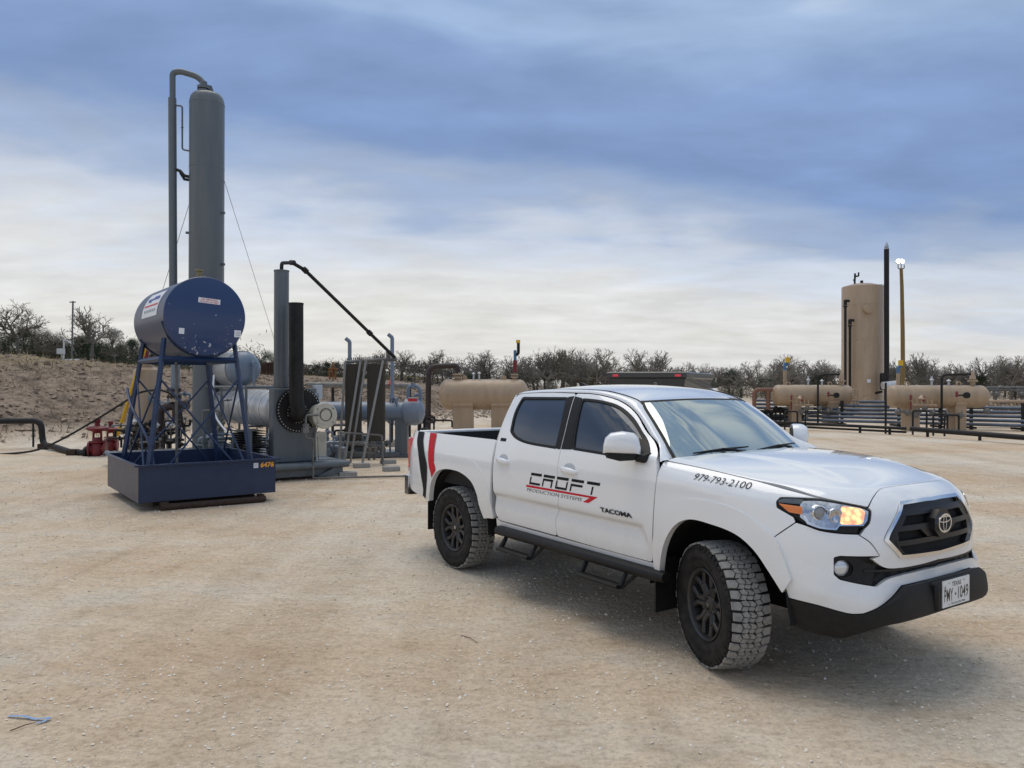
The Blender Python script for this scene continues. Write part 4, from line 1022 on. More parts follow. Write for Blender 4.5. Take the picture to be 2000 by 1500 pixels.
def vessel_prof(r_,L_,dome=.5,n=6,r0=None):
    # domed both ends, along local z 0..L
    h=r_*dome; P=[(r_*math.sin(PI/2*k/n),h-h*math.cos(PI/2*k/n)) for k in range(n+1)]
    return P+[(r,L_-z) for r,z in P[::-1]]
# ------------------------------------------------------------------ tray and blue tank
TRZ=R(36.87)
tray=empty('spill_tray',(-5.15,10.74,0),TRZ,'dark blue steel spill tray numbered 6476 under the blue tank stand','spill tray')
x1,y1,zb,zt_,th=1.92,2.31,.125,.625,.008
mb=MB()
mb.box((x1/2,0,(zb+zt_)/2),(x1,th,zt_-zb)); mb.box((x1/2,y1,(zb+zt_)/2),(x1,th,zt_-zb))
mb.box((0,y1/2,(zb+zt_)/2),(th,y1-th-.002,zt_-zb)); mb.box((x1,y1/2,(zb+zt_)/2),(th,y1-th-.002,zt_-zb)); mb.box((x1/2,y1/2,zb+.02),(x1-.03,y1-.03,.01))
mb.build('tray_wall',NAVY,tray,smooth=False)
mb=MB()
for (cx,cy,sx,sy) in((x1/2,-.02,x1+.13,.055),(x1/2,y1+.02,x1+.13,.055),(-.02,y1/2,.055,y1-.02),(x1+.02,y1/2,.055,y1-.02)): mb.box((cx,cy,zt_+.012),(sx,sy,.024))
mb.build('tray_rim',NAVY,tray,smooth=False)
for yy in(.35,y1-.35):
    mb=MB(); mb.box((x1/2+.02,yy,.07),(1.45,.10,.10),bev=.008); mb.build('skid_runner',RUST,tray)
mb=MB(); mb.tube([(.32,-.02,.045),(1.75,-.04,.045)],.045,10); mb.box((.33,.02,.06),(.10,.14,.11)); mb.box((1.70,.02,.06),(.08,.12,.10)); mb.build('skid_pipe',RUST,tray)
FR=lambda x,z,o=-.0052:Vector((x,o,z))
mb=MB(); text_on(mb,lambda x,y:FR(x,y),'6476',.205,.078,1.69,.515,bold=.035,shear=.12); mb.build('tray_number',ORI,tray,smooth=False)
mb=MB(); mb.box((1.62,-.0065,.55),(.070,.003,.075)); lb=mb.build('label',WHT,tray)
mb=MB(); 
for z_ in(.565,.545,.53): mb.box((1.62,-.009,z_),(.05,.001,.006))
mb.build('label_print',GINK,lb)
tank=empty('elevated_tank',(-5.15,10.74,0),TRZ,'blue chipped horizontal tank raised on a cross braced blue stand','tank')
cx,cz,r_,ya,yb=.955,2.775,.585,.25,2.28
M=AX((cx,ya,cz),(0,1,0))
def loc_ob(mb,name,m,par,origin,**k):
    o_=Vector(origin); mb.v=[v-o_ for v in mb.v]; ob=mb.build(name,m,par,**k); ob.location=o_; return ob
mb=MB(); mb.lathe([(r_,.012),(r_,yb-ya-.012)],M,72,cap=False); mb.lathe([(r_,yb-ya-.012),(r_-.012,yb-ya),(0,yb-ya)],M,72); shell=loc_ob(mb,'tank_shell',mat('tank_shell_paint',(.030,.048,.110),.42,coat=.08,noise=.15,nscale=3,col2=(.06,.072,.115)),tank,(cx,ya,cz))
mb=MB(); mb.lathe([(0,-.004),(r_-.03,-.004),(r_-.005,.004),(r_+.002,.016),(r_,.03)],M,72,cap=False); endc=loc_ob(mb,'tank_end',CHIP,tank,(cx,ya,cz))
def eo(mb,name,m,par=endc,**k): return loc_ob(mb,name,m,par,(0,0,0),**k)
def lab(par,x,z,w_,h_,rot,y_,name='label'):
    Mx=Matrix.Translation((x-cx,y_,z-cz))@Matrix.Rotation(rot,4,'Y')
    mb=MB(); mb.box(None,(w_,.003,h_),M=Mx); o=mb.build(name,WHT,par,smooth=False); return Mx,o
Mx,o=lab(endc,1.005,3.005,.315,.075,R(4),-.007)
mb=MB(); text_on(mb,lambda x,y:Mx@Vector((x,-.0022,y)),'NO SMOKING',.235,.024,-.117,.005,bold=.02); text_on(mb,lambda x,y:Mx@Vector((x,-.0022,y)),'WITHIN 50 FEET',.275,.024,-.137,-.030,bold=.02); mb.build('label_print',RINK,o,smooth=False)
Mx,o=lab(endc,1.42,2.535,.10,.105,R(2),-.007)
mb=MB()
for z_ in(.025,.0,-.022): mb.box(None,(.07,.001,.006),M=Mx@Matrix.Translation((.005,-.003,z_)))
mb.build('label_print',GINK,o,smooth=False)
Mx,o=lab(endc,.615,2.545,.075,.085,R(3),-.007,'paint_scrape')
# side label on the left of the shell
def shp(s_,a_,off=.004):
    aa=a_/r_; return Vector((-(r_+off)*math.cos(aa),s_,(r_+off)*math.sin(aa)))
mb=MB(); n=10
for k in range(n):
    a0=.02+.42*k/n;a1=.02+.42*(k+1)/n; mb.add([shp(.42,a0),shp(1.42,a0),shp(1.42,a1),shp(.42,a1)],[(0,1,2,3)])
o=mb.build('side_label',WHT,shell)
mb=MB()
for (s0,s1,a0,a1) in((.55,1.30,.29,.33),(.62,.95,.33,.36),(1.02,1.2,.26,.29)):
    mb.add([shp(s0,a0,.006),shp(s1,a0-.0,.006),shp(s1,a1,.006),shp(s0,a1,.006)],[(0,1,2,3)])
mb.build('label_emblem',BINK,o,smooth=False)
mb=MB(); mb.add([shp(.48,.185,.006),shp(1.36,.185,.006),shp(1.36,.215,.006),shp(.48,.215,.006)],[(0,1,2,3)]); mb.build('label_print',RINK,o,smooth=False)
mb=MB()
for k in range(7): mb.add([shp(.56+.11*k,.09,.006),shp(.63+.11*k,.09,.006),shp(.63+.11*k,.135,.006),shp(.56+.11*k,.135,.006)],[(0,1,2,3)])
mb.build('label_print',GINK,o,smooth=False)
mb=MB(); mb.cyl((cx-.05,.42,cz+r_-.01),(cx-.05,.42,cz+r_+.10),.038); mb.lathe([(.065,0),(.06,.02),(0,.022)],Matrix.Translation((cx-.05,.42,cz+r_+.10)),16); mb.cyl((cx+.10,.62,cz+r_-.03),(cx+.10,.62,cz+r_+.03),.09); mb.build('filler_cap',mat('brass_cap',(.22,.18,.08),.5),tank)
# stand
legs=[((.10,.10),(.405,.36)),((1.64,.10),(1.40,.36)),((.14,2.18),(.47,2.05)),((1.72,2.18),(1.45,2.05))]
BL=mat('stand_blue',(.011,.036,.105),.45,coat=.1,noise=.2,nscale=8,col2=(.008,.022,.065))
for (a,b) in legs:
    mb=MB(); mb.tube([(a[0],a[1],.14),(b[0],b[1],2.44)],[.043,.036],4); mb.build('leg',BL,tank,smooth=False)
mb=MB()
zc_=2.135
P=lambda i,z:Vector((legs[i][0][0]+(legs[i][1][0]-legs[i][0][0])*(z-.14)/2.3,legs[i][0][1]+(legs[i][1][1]-legs[i][0][1])*(z-.14)/2.3,z))
for i,j in((0,1),(1,3),(3,2),(2,0)): mb.tube([P(i,zc_),P(j,zc_)],.042,4)
mb.build('top_frame',BL,tank,smooth=False)
for i,j in((0,1),(1,3),(3,2),(2,0)):
    for q,w_ in((i,j),(j,i)):
        mb=MB(); mb.tube([P(q,1.86),P(w_,.22)],.0145,6); mb.build('brace',BL,tank)
for i,j in((0,1),(2,3)):
    mb=MB(); A_=P(i,2.14);B_=P(j,2.14); pts=[]
    for k in range(13):
        t=k/12; x=A_.x+(B_.x-A_.x)*t; dz_=math.sqrt(max(0,(r_+.012)**2-(x-cx)**2)); pts.append((x,A_.y+.02,cz-dz_))
    mb.tube(pts,.014,6); mb.build('saddle',BL,tank)
mb=MB(); mb.tube(arc_path([(cx-.75,1.9,1.7),(cx-.80,1.4,1.45),(cx-.66,.7,.9),(cx-.62,.45,.25)],.3),.022,8); mb.build('drain_hose',BL,tank)
mb=MB(); mb.tube([(cx-.14,1.3,.14),(cx-.16,1.3,2.2)],.022,8); mb.build('drain_pipe',GALV,tank)
# ------------------------------------------------------------------ grey dehydration skid
RO_=(-3.16,14.9,0)
sk=empty('glycol_skid',RO_,TRZ,'grey gas skid with bright clad drums, firebox and black flue','gas skid')
mb=MB(); mb.tube([(-3.3,0,.255),(.03,0,.255)],.065,14); mb.tube([(-.02,.02,.255),(-.02,5.0,.255)],.065,14); mb.tube([(-3.3,0,.255),(-3.3,5,.255)],.065,14); mb.box((-1.65,2.5,.285),(3.2,4.9,.03)); mb.build('skid_frame',STEELG,sk)
mb=MB(); mb.prism([(-.0,.0),(.0,.22),(-.5,.0)],-.1,.0,Matrix(((1,0,0,-.08),(0,0,1,.1),(0,1,0,.05),(0,0,0,1)))); mb.box((-1.7,.12,.12),(3.2,.1,.12)); mb.box((-1.7,4.7,.12),(3.2,.1,.12)); mb.build('skid_runner',STEELG,sk)
mb=MB(); mb.box((-.885,.47,1.0),(.85,.24,1.38),bev=.012); mb.build('firebox',STEELG,sk)
mb=MB(); F0=Vector((-.83,.345,1.29)); mb.lathe([(.43,0),(.43,.035),(.0,.036)],AX(F0,(0,-1,0)),48); mb.lathe([(.21,.03),(.21,.06),(0,.062)],AX(F0+Vector((-.04,0,-.05)),(0,-1,0)),36); fl=mb.build('flue_flange',BLKM,sk)
mb=MB()
for k in range(44):
    a=2*PI*k/44; mb.lathe([(.011,0),(.011,.018),(0,.02)],AX(F0+Vector((.40*math.cos(a),-.034,.40*math.sin(a))),(0,-1,0)),8)
for k in range(22):
    a=2*PI*k/22; mb.lathe([(.009,0),(.009,.016),(0,.018)],AX(F0+Vector((-.04+.19*math.cos(a),-.06,-.05+.19*math.sin(a))),(0,-1,0)),8)
mb.build('bolt_ring',mat('bright_bolt',(.5,.5,.5),.4,metal=.6),fl,smooth=False)
mb=MB(); mb.tube(arc_path([(-.92,.32,1.19),(-.92,.05,1.19),(-.985,.05,1.45),(-.995,.05,3.26)],.16,8),.132,24); mb.lathe([(.132,0),(.138,.0),(.138,.03),(.13,.03)],Matrix.Translation((-.995,.05,3.24)),24,cap=False); mb.build('black_flue',BLKM,sk)
mb=MB(); mb.cyl((-1.085,.55,1.40),(-1.085,.55,3.92),.137,28); mb.lathe([(.139,0),(.145,0),(.145,.02),(.139,.02)],Matrix.Translation((-1.085,.55,3.90)),28); mb.lathe([(.16,0),(.16,.03),(.138,.03)],Matrix.Translation((-1.085,.55,1.71)),28); mb.lathe([(.139,0),(.143,.005),(.139,.01)],Matrix.Translation((-1.085,.55,2.24)),28); ss=mb.build('still_column',STEELG,sk)
# overhead line from still column to the cooler
def W2L(p,o=RO_,rz=TRZ):
    d=Vector(p)-Vector(o); return Matrix.Rotation(-rz,3,'Z')@d
e_=W2L(at(771,698,17.3)); top_=Vector((-1.085,.55,3.9)); pk=W2L(at(571,513,15.2)); c1_=W2L(at(596,528,15.35))
mb=MB(); mb.tube(arc_path([top_,top_+Vector((0,0,.16)),pk,c1_,e_],.07,4),.036,10); 
dd=(e_-c1_).normalized(); mb.lathe([(.055,-.05),(.055,.05)],AX(c1_,dd),12); mb.lathe([(.055,-.05),(.055,.05)],AX(e_-dd*.9,dd),12); mb.lathe([(.05,-.05),(.05,.05)],AX(pk,(1,.3,.1)),12); mb.build('overhead_line',BLKM,sk)
mb=MB(); mb.lathe(vessel_prof(.37,4.3,.25),AX((-1.02,.52,1.29),(0,1,0)),44); ld=mb.build('reboiler_drum',INSUL,sk)
mb=MB()
for k in range(6): mb.lathe([(.371,-.006),(.376,0),(.371,.006)],AX((-1.02,.9+.62*k,1.29),(0,1,0)),44,cap=False)
mb.build('cladding_band',GALV,ld)
mb=MB(); mb.lathe([(0,.0),(.18,-.0),(.30,.07),(.35,.16),(.37,.22),(.37,.30)],AX((-.98,2.85,2.10),(0,1,0)),40,cap=False); mb.build('drum_head',STEELG2,sk)
mb=MB(); mb.lathe([(.385,.0),(.385,.9),(.385,1.9),(.3,2.15),(0,2.25)],AX((-.98,3.13,2.10),(0,1,0)),44); mb.lathe([(.385,0),(.37,-.0)],AX((-.98,3.13,2.10),(0,1,0)),44,cap=False); ud=mb.build('surge_drum',INSUL,sk)
mb=MB(); mb.tube(arc_path([(-.86,2.83,1.7),(-.86,2.76,1.72),(-.86,2.76,2.22),(-.86,2.85,2.24)],.05),.028,8); mb.lathe([(.05,-.03),(.05,.03)],AX((-.86,2.76,2.2),(0,1,0)),12); mb.build('sight_glass',STEELG2,sk)
mb=MB(); 
for x in(-1.5,-.52):
    for y in(1.3,2.9,4.8): mb.tube([(x,y,.3),(x,y,1.71)],.028,8)
    mb.tube([(x,1.3,1.71),(x,4.85,1.71)],.028,8)
for y in(1.3,2.9,4.8): mb.tube([(-1.5,y,1.71),(-.45,y,1.71)],.028,8)
mb.tube([(-1.5,1.3,.95),(-.45,1.3,.95)],.02,8); mb.build('drum_rack',STEELG,sk)
mb=MB(); mb.cyl((-1.42,4.31,.3),(-1.42,4.31,2.4),.285,36); mb.lathe([(.36,0),(.36,.04),(.285,.04)],Matrix.Translation((-1.42,4.31,.3)),36); mb.lathe([(.31,-.03),(.31,.03)],Matrix.Translation((-1.42,4.31,.62)),36); mb.build('column_base',STEELG,sk)
cc=W2L((-6.88,17.5,0)); 
mb=MB(); P_=[(.0,.0),(.29,.02)]; mb.lathe([(.285,2.2),(.375,2.5),(.375,8.0),(.37,8.12),(.345,8.21),(.30,8.27),(.18,8.305),(0,8.315)],Matrix.Translation((cc.x,cc.y,0)),48); 
for z_ in(6.62,8.05,3.6): mb.lathe([(.376,-.012),(.381,0),(.376,.012)],Matrix.Translation((cc.x,cc.y,z_)),48,cap=False)
for (a,z_) in((R(-10),5.6),(R(-10),4.45),(R(195),5.15)): 
    d=Vector((math.cos(a-TRZ),math.sin(a-TRZ),0)); mb.cyl(Vector((cc.x,cc.y,z_))+d*.38,Vector((cc.x,cc.y,z_))+d*.44,.03,10)
col=mb.build('contactor_column',STEELG,sk)
L_=lambda px,py,Y:W2L(at(px,py,Y))
mb=MB(); pt=L_(401,165,17.5); mb.tube(arc_path([L_(338,560,17.4),L_(337,142,17.4),L_(352,139,17.4),L_(388,150,17.5),L_(402,170,17.5)],.22,8),.066,14)
mb.tube([L_(338.5,600,17.4),L_(336.5,192,17.4)],.088,16); mb.build('downcomer_pipe',STEELG,sk)
mb=MB(); mb.lathe([(.13,-.03),(.13,.03)],AX(L_(397,171,17.45),(0,0,1)),18); mb.lathe([(.13,-.03),(.13,.03)],AX(L_(397,179,17.45),(0,0,1)),18); mb.cyl(L_(398,190,17.45),L_(398,160,17.45),.075,14); p=L_(408,176,17.5); mb.prism([(-.05,-.12),(.14,-.12),(.06,.11),(-.06,.11)],-.01,.01,Matrix.Translation(p)@Matrix.Rotation(PI/2,4,'X')); mb.build('top_nozzle',STEELG,sk)
mb=MB(); mb.tube(arc_path([L_(343,206,17.4),L_(356,207,17.4),L_(356,292,17.4),L_(372,295,17.45)],.05),.02,8); mb.lathe([(.0,-.03),(.035,0),(0,.03)],AX(L_(356,249,17.4),(0,0,1)),10); mb.build('level_bridle',STEELG,sk)
mb=MB(); mb.tube([L_(344,331,17.4),L_(352,334,17.4),L_(360,343,17.4),L_(372,346,17.45)],.035,6); mb.tube([L_(352,337,17.4),L_(360,350,17.4),L_(372,352,17.45)],.03,6); mb.build('pipe_bracket',BLKM,sk)
# burner housing with its fittings
mb=MB(); bc=Vector((-.44,0,1.18)); mb.lathe([(0,.012),(.10,.012),(.105,.0),(.165,.006),(.175,-.004),(.235,-.004),(.248,-.02),(.248,-.05),(.235,-.052),(.215,-.07),(.215,-.36),(0,-.36)],AX(bc,(0,-1,0)),44); bh=mb.build('burner_housing',CREAM,sk)
mb=MB(); mb.lathe([(.118,0),(.118,.02),(.108,.02),(.108,0)],AX(bc+Vector((.01,.002,.02)),(0,-1,0)),32,cap=False); mb.build('sight_ring',BLKM,bh)
mb=MB(); 
for a in(R(40),R(140),R(220),R(320)): mb.lathe([(.012,0),(.012,.012),(0,.014)],AX(bc+Vector((.205*math.cos(a),-.004,.205*math.sin(a))),(0,-1,0)),8)
mb.build('housing_bolt',GALV,bh)
mb=MB(); mb.cyl((-.50,.35,1.30),(-.50,.34,1.60),.02,8); mb.cyl((-.42,.35,1.4),(-.42,.34,1.60),.02,8); mb.box((-.42,.42,1.62+.0),(.16,.12,.27),bev=.008); mb.build('control_box',mat('pale_box',(.42,.47,.52),.4),sk)
mb=MB(); mb.box((-.40,.35,.62),(.22,.14,.48),bev=.01); mb.tube(arc_path([(-.42,.27,.80),(-.42,.24,.70),(-.36,.24,.66),(-.33,.25,.80)],.05),.006,6); mb.build('switch_box',CREAM,sk)
mb=MB(); gp_=[(-.62,-.05,1.20),(-.83,-.05,1.20),(-.83,-.05,.78),(-.62,-.06,.74),(-.62,-.06,.74)]
mb.tube(arc_path([(-.60,-.05,1.20),(-.84,-.05,1.20),(-.84,-.05,.78),(-.76,-.05,.76),(-.70,-.05,.76),(-.70,-.05,.03),(1.2,-.9,.03)],.04),.020,10); mb.cyl((-.84,-.05,.88),(-.84,-.05,1.04),.06,14); mb.box((-.86,-.05,.92),(.10,.10,.10)); mb.tube([(-.60,-.04,1.0),(-.69,-.05,.72)],.010,6); mb.tube([(-.60,-.02,.80),(-.58,-.02,.36),(-.2,-.02,.35)],.008,6); mb.build('fuel_gas_line',GALV,sk)
mb=MB()
for k in range(12): mb.box((-1.62,.86,.40+.045*k),(.5,.6,.012))
mb.build('louvre_grille',BLKM,sk)
mb=MB(); random.seed(3)
for k in range(10):
    x=random.uniform(-2.6,-1.5); y=random.uniform(.8,2.4); z=random.uniform(.4,.9); mb.tube([(x,y,.3),(x,y,z),(x+random.uniform(-.5,.6),y,z)],.03,8); mb.lathe([(.06,-.04),(.06,.04)],AX((x,y,z*.8),(0,0,1)),10)
mb.tube([(-1.75,.6,.62),(-1.5,.75,.62),(-1.3,.9,.62)],.05,10); mb.cyl((-1.7,.5,.35),(-1.7,.5,.95),.055,12); mb.build('pump_piping',STEELG,sk)
mb=MB(); mb.tube(arc_path([(-1.85,2.2,1.95),(-1.95,2.0,1.2),(-1.8,1.4,.8),(-1.6,1.3,.75)],.4),.018,8); mb.build('white_hose',WHT,sk)
# guy wires with yellow guards
def guy(name,a,b,g0,g1,lab_):
    o=empty(name,(b.x,b.y,b.z),0,lab_,'guy wire'); d=a-b
    MB().tube([(0,0,0),d],.006,5).build('wire',GALV,o); MB().tube([d*g0,d*g1],.047,12).build('yellow_guard',YEL,o)
a=Matrix.Rotation(TRZ,3,'Z')@Vector((cc.x,cc.y,0))+Vector(RO_)
guy('guy_wire',Vector((a.x-.2,a.y,6.45)),at(223,873,20.5),.05,.43,'left guy wire of the grey column with long yellow guard')
guy('guy_wire',Vector((a.x+.39,a.y,6.35)),at(551,712,27.),.035,.14,'right guy wire of the grey column with short yellow guard')
# ------------------------------------------------------------------ cooler coil rack
ck=empty('cooling_coil_rack',at(712,905,17.3)*1,R(8),'rack of dark vertical finned tubes leaning on four pale pipe props','cooling rack'); ck.location.z=0
Lc=lambda px,py,Y:Matrix.Rotation(-R(8),3,'Z')@(at(px,py,Y)-ck.location)
FIN=mat('finned_tube',(.055,.048,.038),.8,metal=.2,noise=.3,nscale=20,col2=(.10,.085,.065),stretch=(1,1,12))
for (xa,xb,n) in((676,703,9),(719,749,10)):
    mb=MB()
    for k in range(n):
        px=xa+(xb-xa)*k/(n-1); mb.tube([Lc(px,711,17.3),Lc(px,858 if xa<700 else 862,17.3)],.024,8)
        p=Lc(px+1.6,711,17.42);q=Lc(px+1.6,860,17.42); mb.tube([p,q],.024,6)
    mb.build('tube_bank',FIN,ck)
mb=MB(); mb.tube([Lc(674,707,17.3),Lc(752,702,17.3)],.035,10); mb.tube([Lc(672,864,17.3),Lc(752,872,17.3)],.035,10)
for k in range(18): mb.tube([Lc(678+4*k,705.8-.25*k,17.3),Lc(679+4*k,699-.25*k,17.3)],.012,6)
mb.tube([Lc(752,702,17.3),Lc(774,702,17.3)],.04,10); mb.cyl(Lc(758,706,17.3),Lc(758,684,17.3),.045,12); mb.build('header_pipe',GALV,ck)
for (ax_,ay,bx,by,Yb) in((674,707,662,906,17.3),(704,706,672,908,16.9),(715,703,684,905,17.0),(748,704,706,914,16.6)):
    mb=MB(); mb.tube([Lc(ax_,ay,17.2),Lc(bx,by,Yb)],.026,8); mb.build('prop',mat('pale_pipe',(.27,.265,.25),.5,metal=.2),ck)
for (px,py,Y) in((706,918,16.5),(679,934,14.9),(764,922,15.9),(758,908,17.3)):
    p=at(px,py,Y); b=empty('concrete_block',(p.x,p.y,0),R(20),None,None)
    k=[706,679,764,758].index(px)
    tag(b,('grey block under the foot of the longest coil rack prop','grey block under the low gas line, nearest the spill tray','grey block beside the low pipe behind the pickup tailgate','grey block lying behind the low pipe at the coil rack')[k],'concrete block','concrete blocks carrying low pipes')
    mm_=MB(); mm_.box((0,0,.05),(.34,.2,.10),bev=.012); mm_.build('block',CONC,b)
mb=MB(); mb.tube(arc_path([Lc(665,845,16.9),Lc(746,850,17.0),Lc(748,910,16.9),Lc(800,920,16.5)],.08),.022,8); mb.tube([Lc(746,850,17),Lc(746,905,17)],.02,8); mb.tube([Lc(668,882,17.2),Lc(730,885,17.2)],.016,6); mb.build('frame_rail',GALV,ck)
# pump package behind the coils
pk_=empty('pump_package',(at(700,890,19).x,19,0),R(15),'low grey pump set with round motors behind the coil rack','pump'); 
mb=MB(); mb.box((0,0,.08),(1.9,.9,.12)); mb.cyl((-.5,-.1,.42),(.1,-.1,.42),.2,20); mb.cyl((.25,-.1,.35),(.55,-.1,.35),.15,18); mb.box((.05,0,.3),(.3,.4,.45)); mb.cyl((-.62,-.1,.42),(-.5,-.1,.42),.12,18); mb.build('motor',STEELG,pk_)
mb=MB(); mb.tube(arc_path([(-.75,-.3,.15),(-.75,-.3,.8),(-.2,-.3,.8),(-.2,-.3,.5)],.08),.035,8); mb.tube(arc_path([(.6,-.1,.35),(.8,-.1,.35),(.8,-.1,.95)],.08),.035,8); mb.build('pump_pipe',GALV,pk_)
mb=MB(); mb.cyl((-.95,-.4,.22),(-.70,-.4,.22),.14,18); mb.build('red_flange',STEELG2,pk_)
# ------------------------------------------------------------------ blue grey horizontal separator
sp_=empty('horizontal_separator',(at(785,893,19).x,19,0),0,'blue grey horizontal vessel on one wide post behind the coil rack','vessel')
Ls=lambda px,py,Y=19:at(px,py,Y)-sp_.location
a=Ls(560,803,19.3);b=Ls(818,804)
mb=MB(); mb.lathe([(.235,0),(.235,2.95),(.33,3.02),(.34,3.25),(.29,3.38),(.16,3.45),(0,3.47)],AX(a,b-a),36); mb.build('vessel_shell',STEELG2,sp_)
mb=MB(); mb.box(Ls(785,855)+Vector((0,.0,0)),(.30,.28,.95)); mb.box(Ls(785,892)+Vector((0,0,.03)),(.42,.4,.04)); mb.build('post',STEELG,sp_)
mb=MB(); mb.tube(arc_path([Ls(797,790),Ls(797,755),Ls(812,752),Ls(822,762),Ls(821,800),Ls(815,802)],.10),.045,10); mb.tube(arc_path([Ls(810,782),Ls(810,772),Ls(820,770)],.05),.04,8); mb.cyl(Ls(807,758),Ls(807,748),.06,12); mb.build('nozzle_pipe',STEELG2,sp_)
mb=MB(); mb.box(Ls(806,781,18.7),(.22,.01,.08)); sg_=mb.build('warning_sign',RINK,sp_); mb=MB(); mb.box(Ls(806,777,18.69),(.22,.01,.015)); mb.build('sign_stripe',WHT,sg_)
pp=empty('long_black_pipe',(at(700,752,26).x,26,at(700,752,26).z),0,'long dark pipe crossing behind the coil rack at head height','pipe')
mb=MB(); mb.tube([at(600,752,26)-pp.location,at(806,754,26)-pp.location],.10,12); mb.build('pipe_run',GALV,pp)
for px in(650,800): mb=MB(); p=at(px,753,26)-pp.location; mb.tube([p,(p.x,p.y,-at(px,752,26).z)],.05,8); mb.build('pipe_support',BLKM,pp)
cn=empty('traffic_cone',at(765,751,26.0),0,'orange traffic cone standing on the long dark pipe','traffic cone'); mb=MB(); mb.lathe([(.16,0),(.16,.03),(.10,.03),(.03,.36),(0,.37)],None,16); mb.build('cone_body',mat('cone_orange',(.62,.09,.03),.6),cn)
# ------------------------------------------------------------------ centre tan vessel
def saddle_vessel(name,pl_,pr_,py,rpx,Y,ygr,legs_,lab_,group=None):
    a=at(pl_,py,Y);b=at(pr_,py,Y); r_=rpx*Y/F; o=empty(name,((a.x+b.x)/2,Y,0),0,lab_,'pressure vessel',group)
    L0=b.x-a.x; prof=vessel_prof(r_,L0,.55,8); mb=MB(); mb.lathe([p for i,p in enumerate(prof)],AX((-L0/2,0,a.z),(1,0,0)),40); mb.build('vessel_shell',TANP,o)
    for (la,lb) in legs_:
        x0=at(la,py,Y).x-o.location.x;x1_=at(lb,py,Y).x-o.location.x; mb=MB(); h=a.z-r_*.72; mb.box(((x0+x1_)/2,0,h/2),(x1_-x0,r_*1.5,h)); mb.box(((x0+x1_)/2,0,h+.06),(x1_-x0,r_*1.75,.12)); mb.build('saddle',TANP,o)
    return o,r_,a.z
o,r_,zc_=saddle_vessel('tan_vessel',857,1032,770.5,29.8,28,847,[(886,925),(960,998)],'tan horizontal vessel with black riser pipe, just behind the pickup bed')
Lo=lambda px,py,Y=28:at(px,py,Y)-o.location
mb=MB(); 
for px,w_ in((894,12),(1005,8)): mb.cyl(Lo(px,745),Lo(px,735),w_*.55/54,14); mb.cyl(Lo(px,733),Lo(px,726+4),w_*.9/54,16); mb.cyl(Lo(px,738),Lo(px,735.5),w_*.9/54,16)
for px in(907,984): mb.lathe([(.0,-.02),(.10,-.02),(.10,.02),(0,.02)],AX(Lo(px,738),(0,1,0)),12)
mb.build('nozzle',TANP,o)
mb=MB(); mb.tube([Lo(925,742),Lo(925,730)],.03,8); mb.tube([Lo(936,742),Lo(936,729)],.03,8); mb.lathe([(0,-.06),(.07,0),(0,.06)],AX(Lo(925,730),(0,0,1)),10); mb.lathe([(0,-.06),(.07,0),(0,.06)],AX(Lo(936,729),(0,0,1)),10); mb.build('gauge',mat('gauge_white',(.5,.52,.55),.4),o)
mb=MB(); mb.tube(arc_path([Lo(836,850),Lo(837,716),Lo(893,714),Lo(894,728)],.35,8),.10,14); flange(mb,Lo(836,822),(0,0,1),.2,.04); flange(mb,Lo(836,814),(0,0,1),.2,.03); mb.build('riser_pipe',mat('brown_black_pipe',(.035,.022,.02),.55),o)
mb=MB(); mb.cyl(Lo(1006,727),Lo(1006,704),.075,12); mb.build('relief_stack',REDV,o)
mb=MB(); mb.cyl(Lo(1006,712),Lo(1006,684),.055,12); mb.build('blue_relief_valve',mat('relief_blue',(.06,.16,.30),.4),o)
mb=MB(); mb.tube(arc_path([Lo(1006,694),Lo(1012.5,691),Lo(1012.5,668)],.08),.055,10); mb.build('vent_elbow',BLKM,o)
mb=MB(); mb.cyl(Lo(1012,670),Lo(1012,664),.075,12); mb.build('yellow_cap',YEL,o)
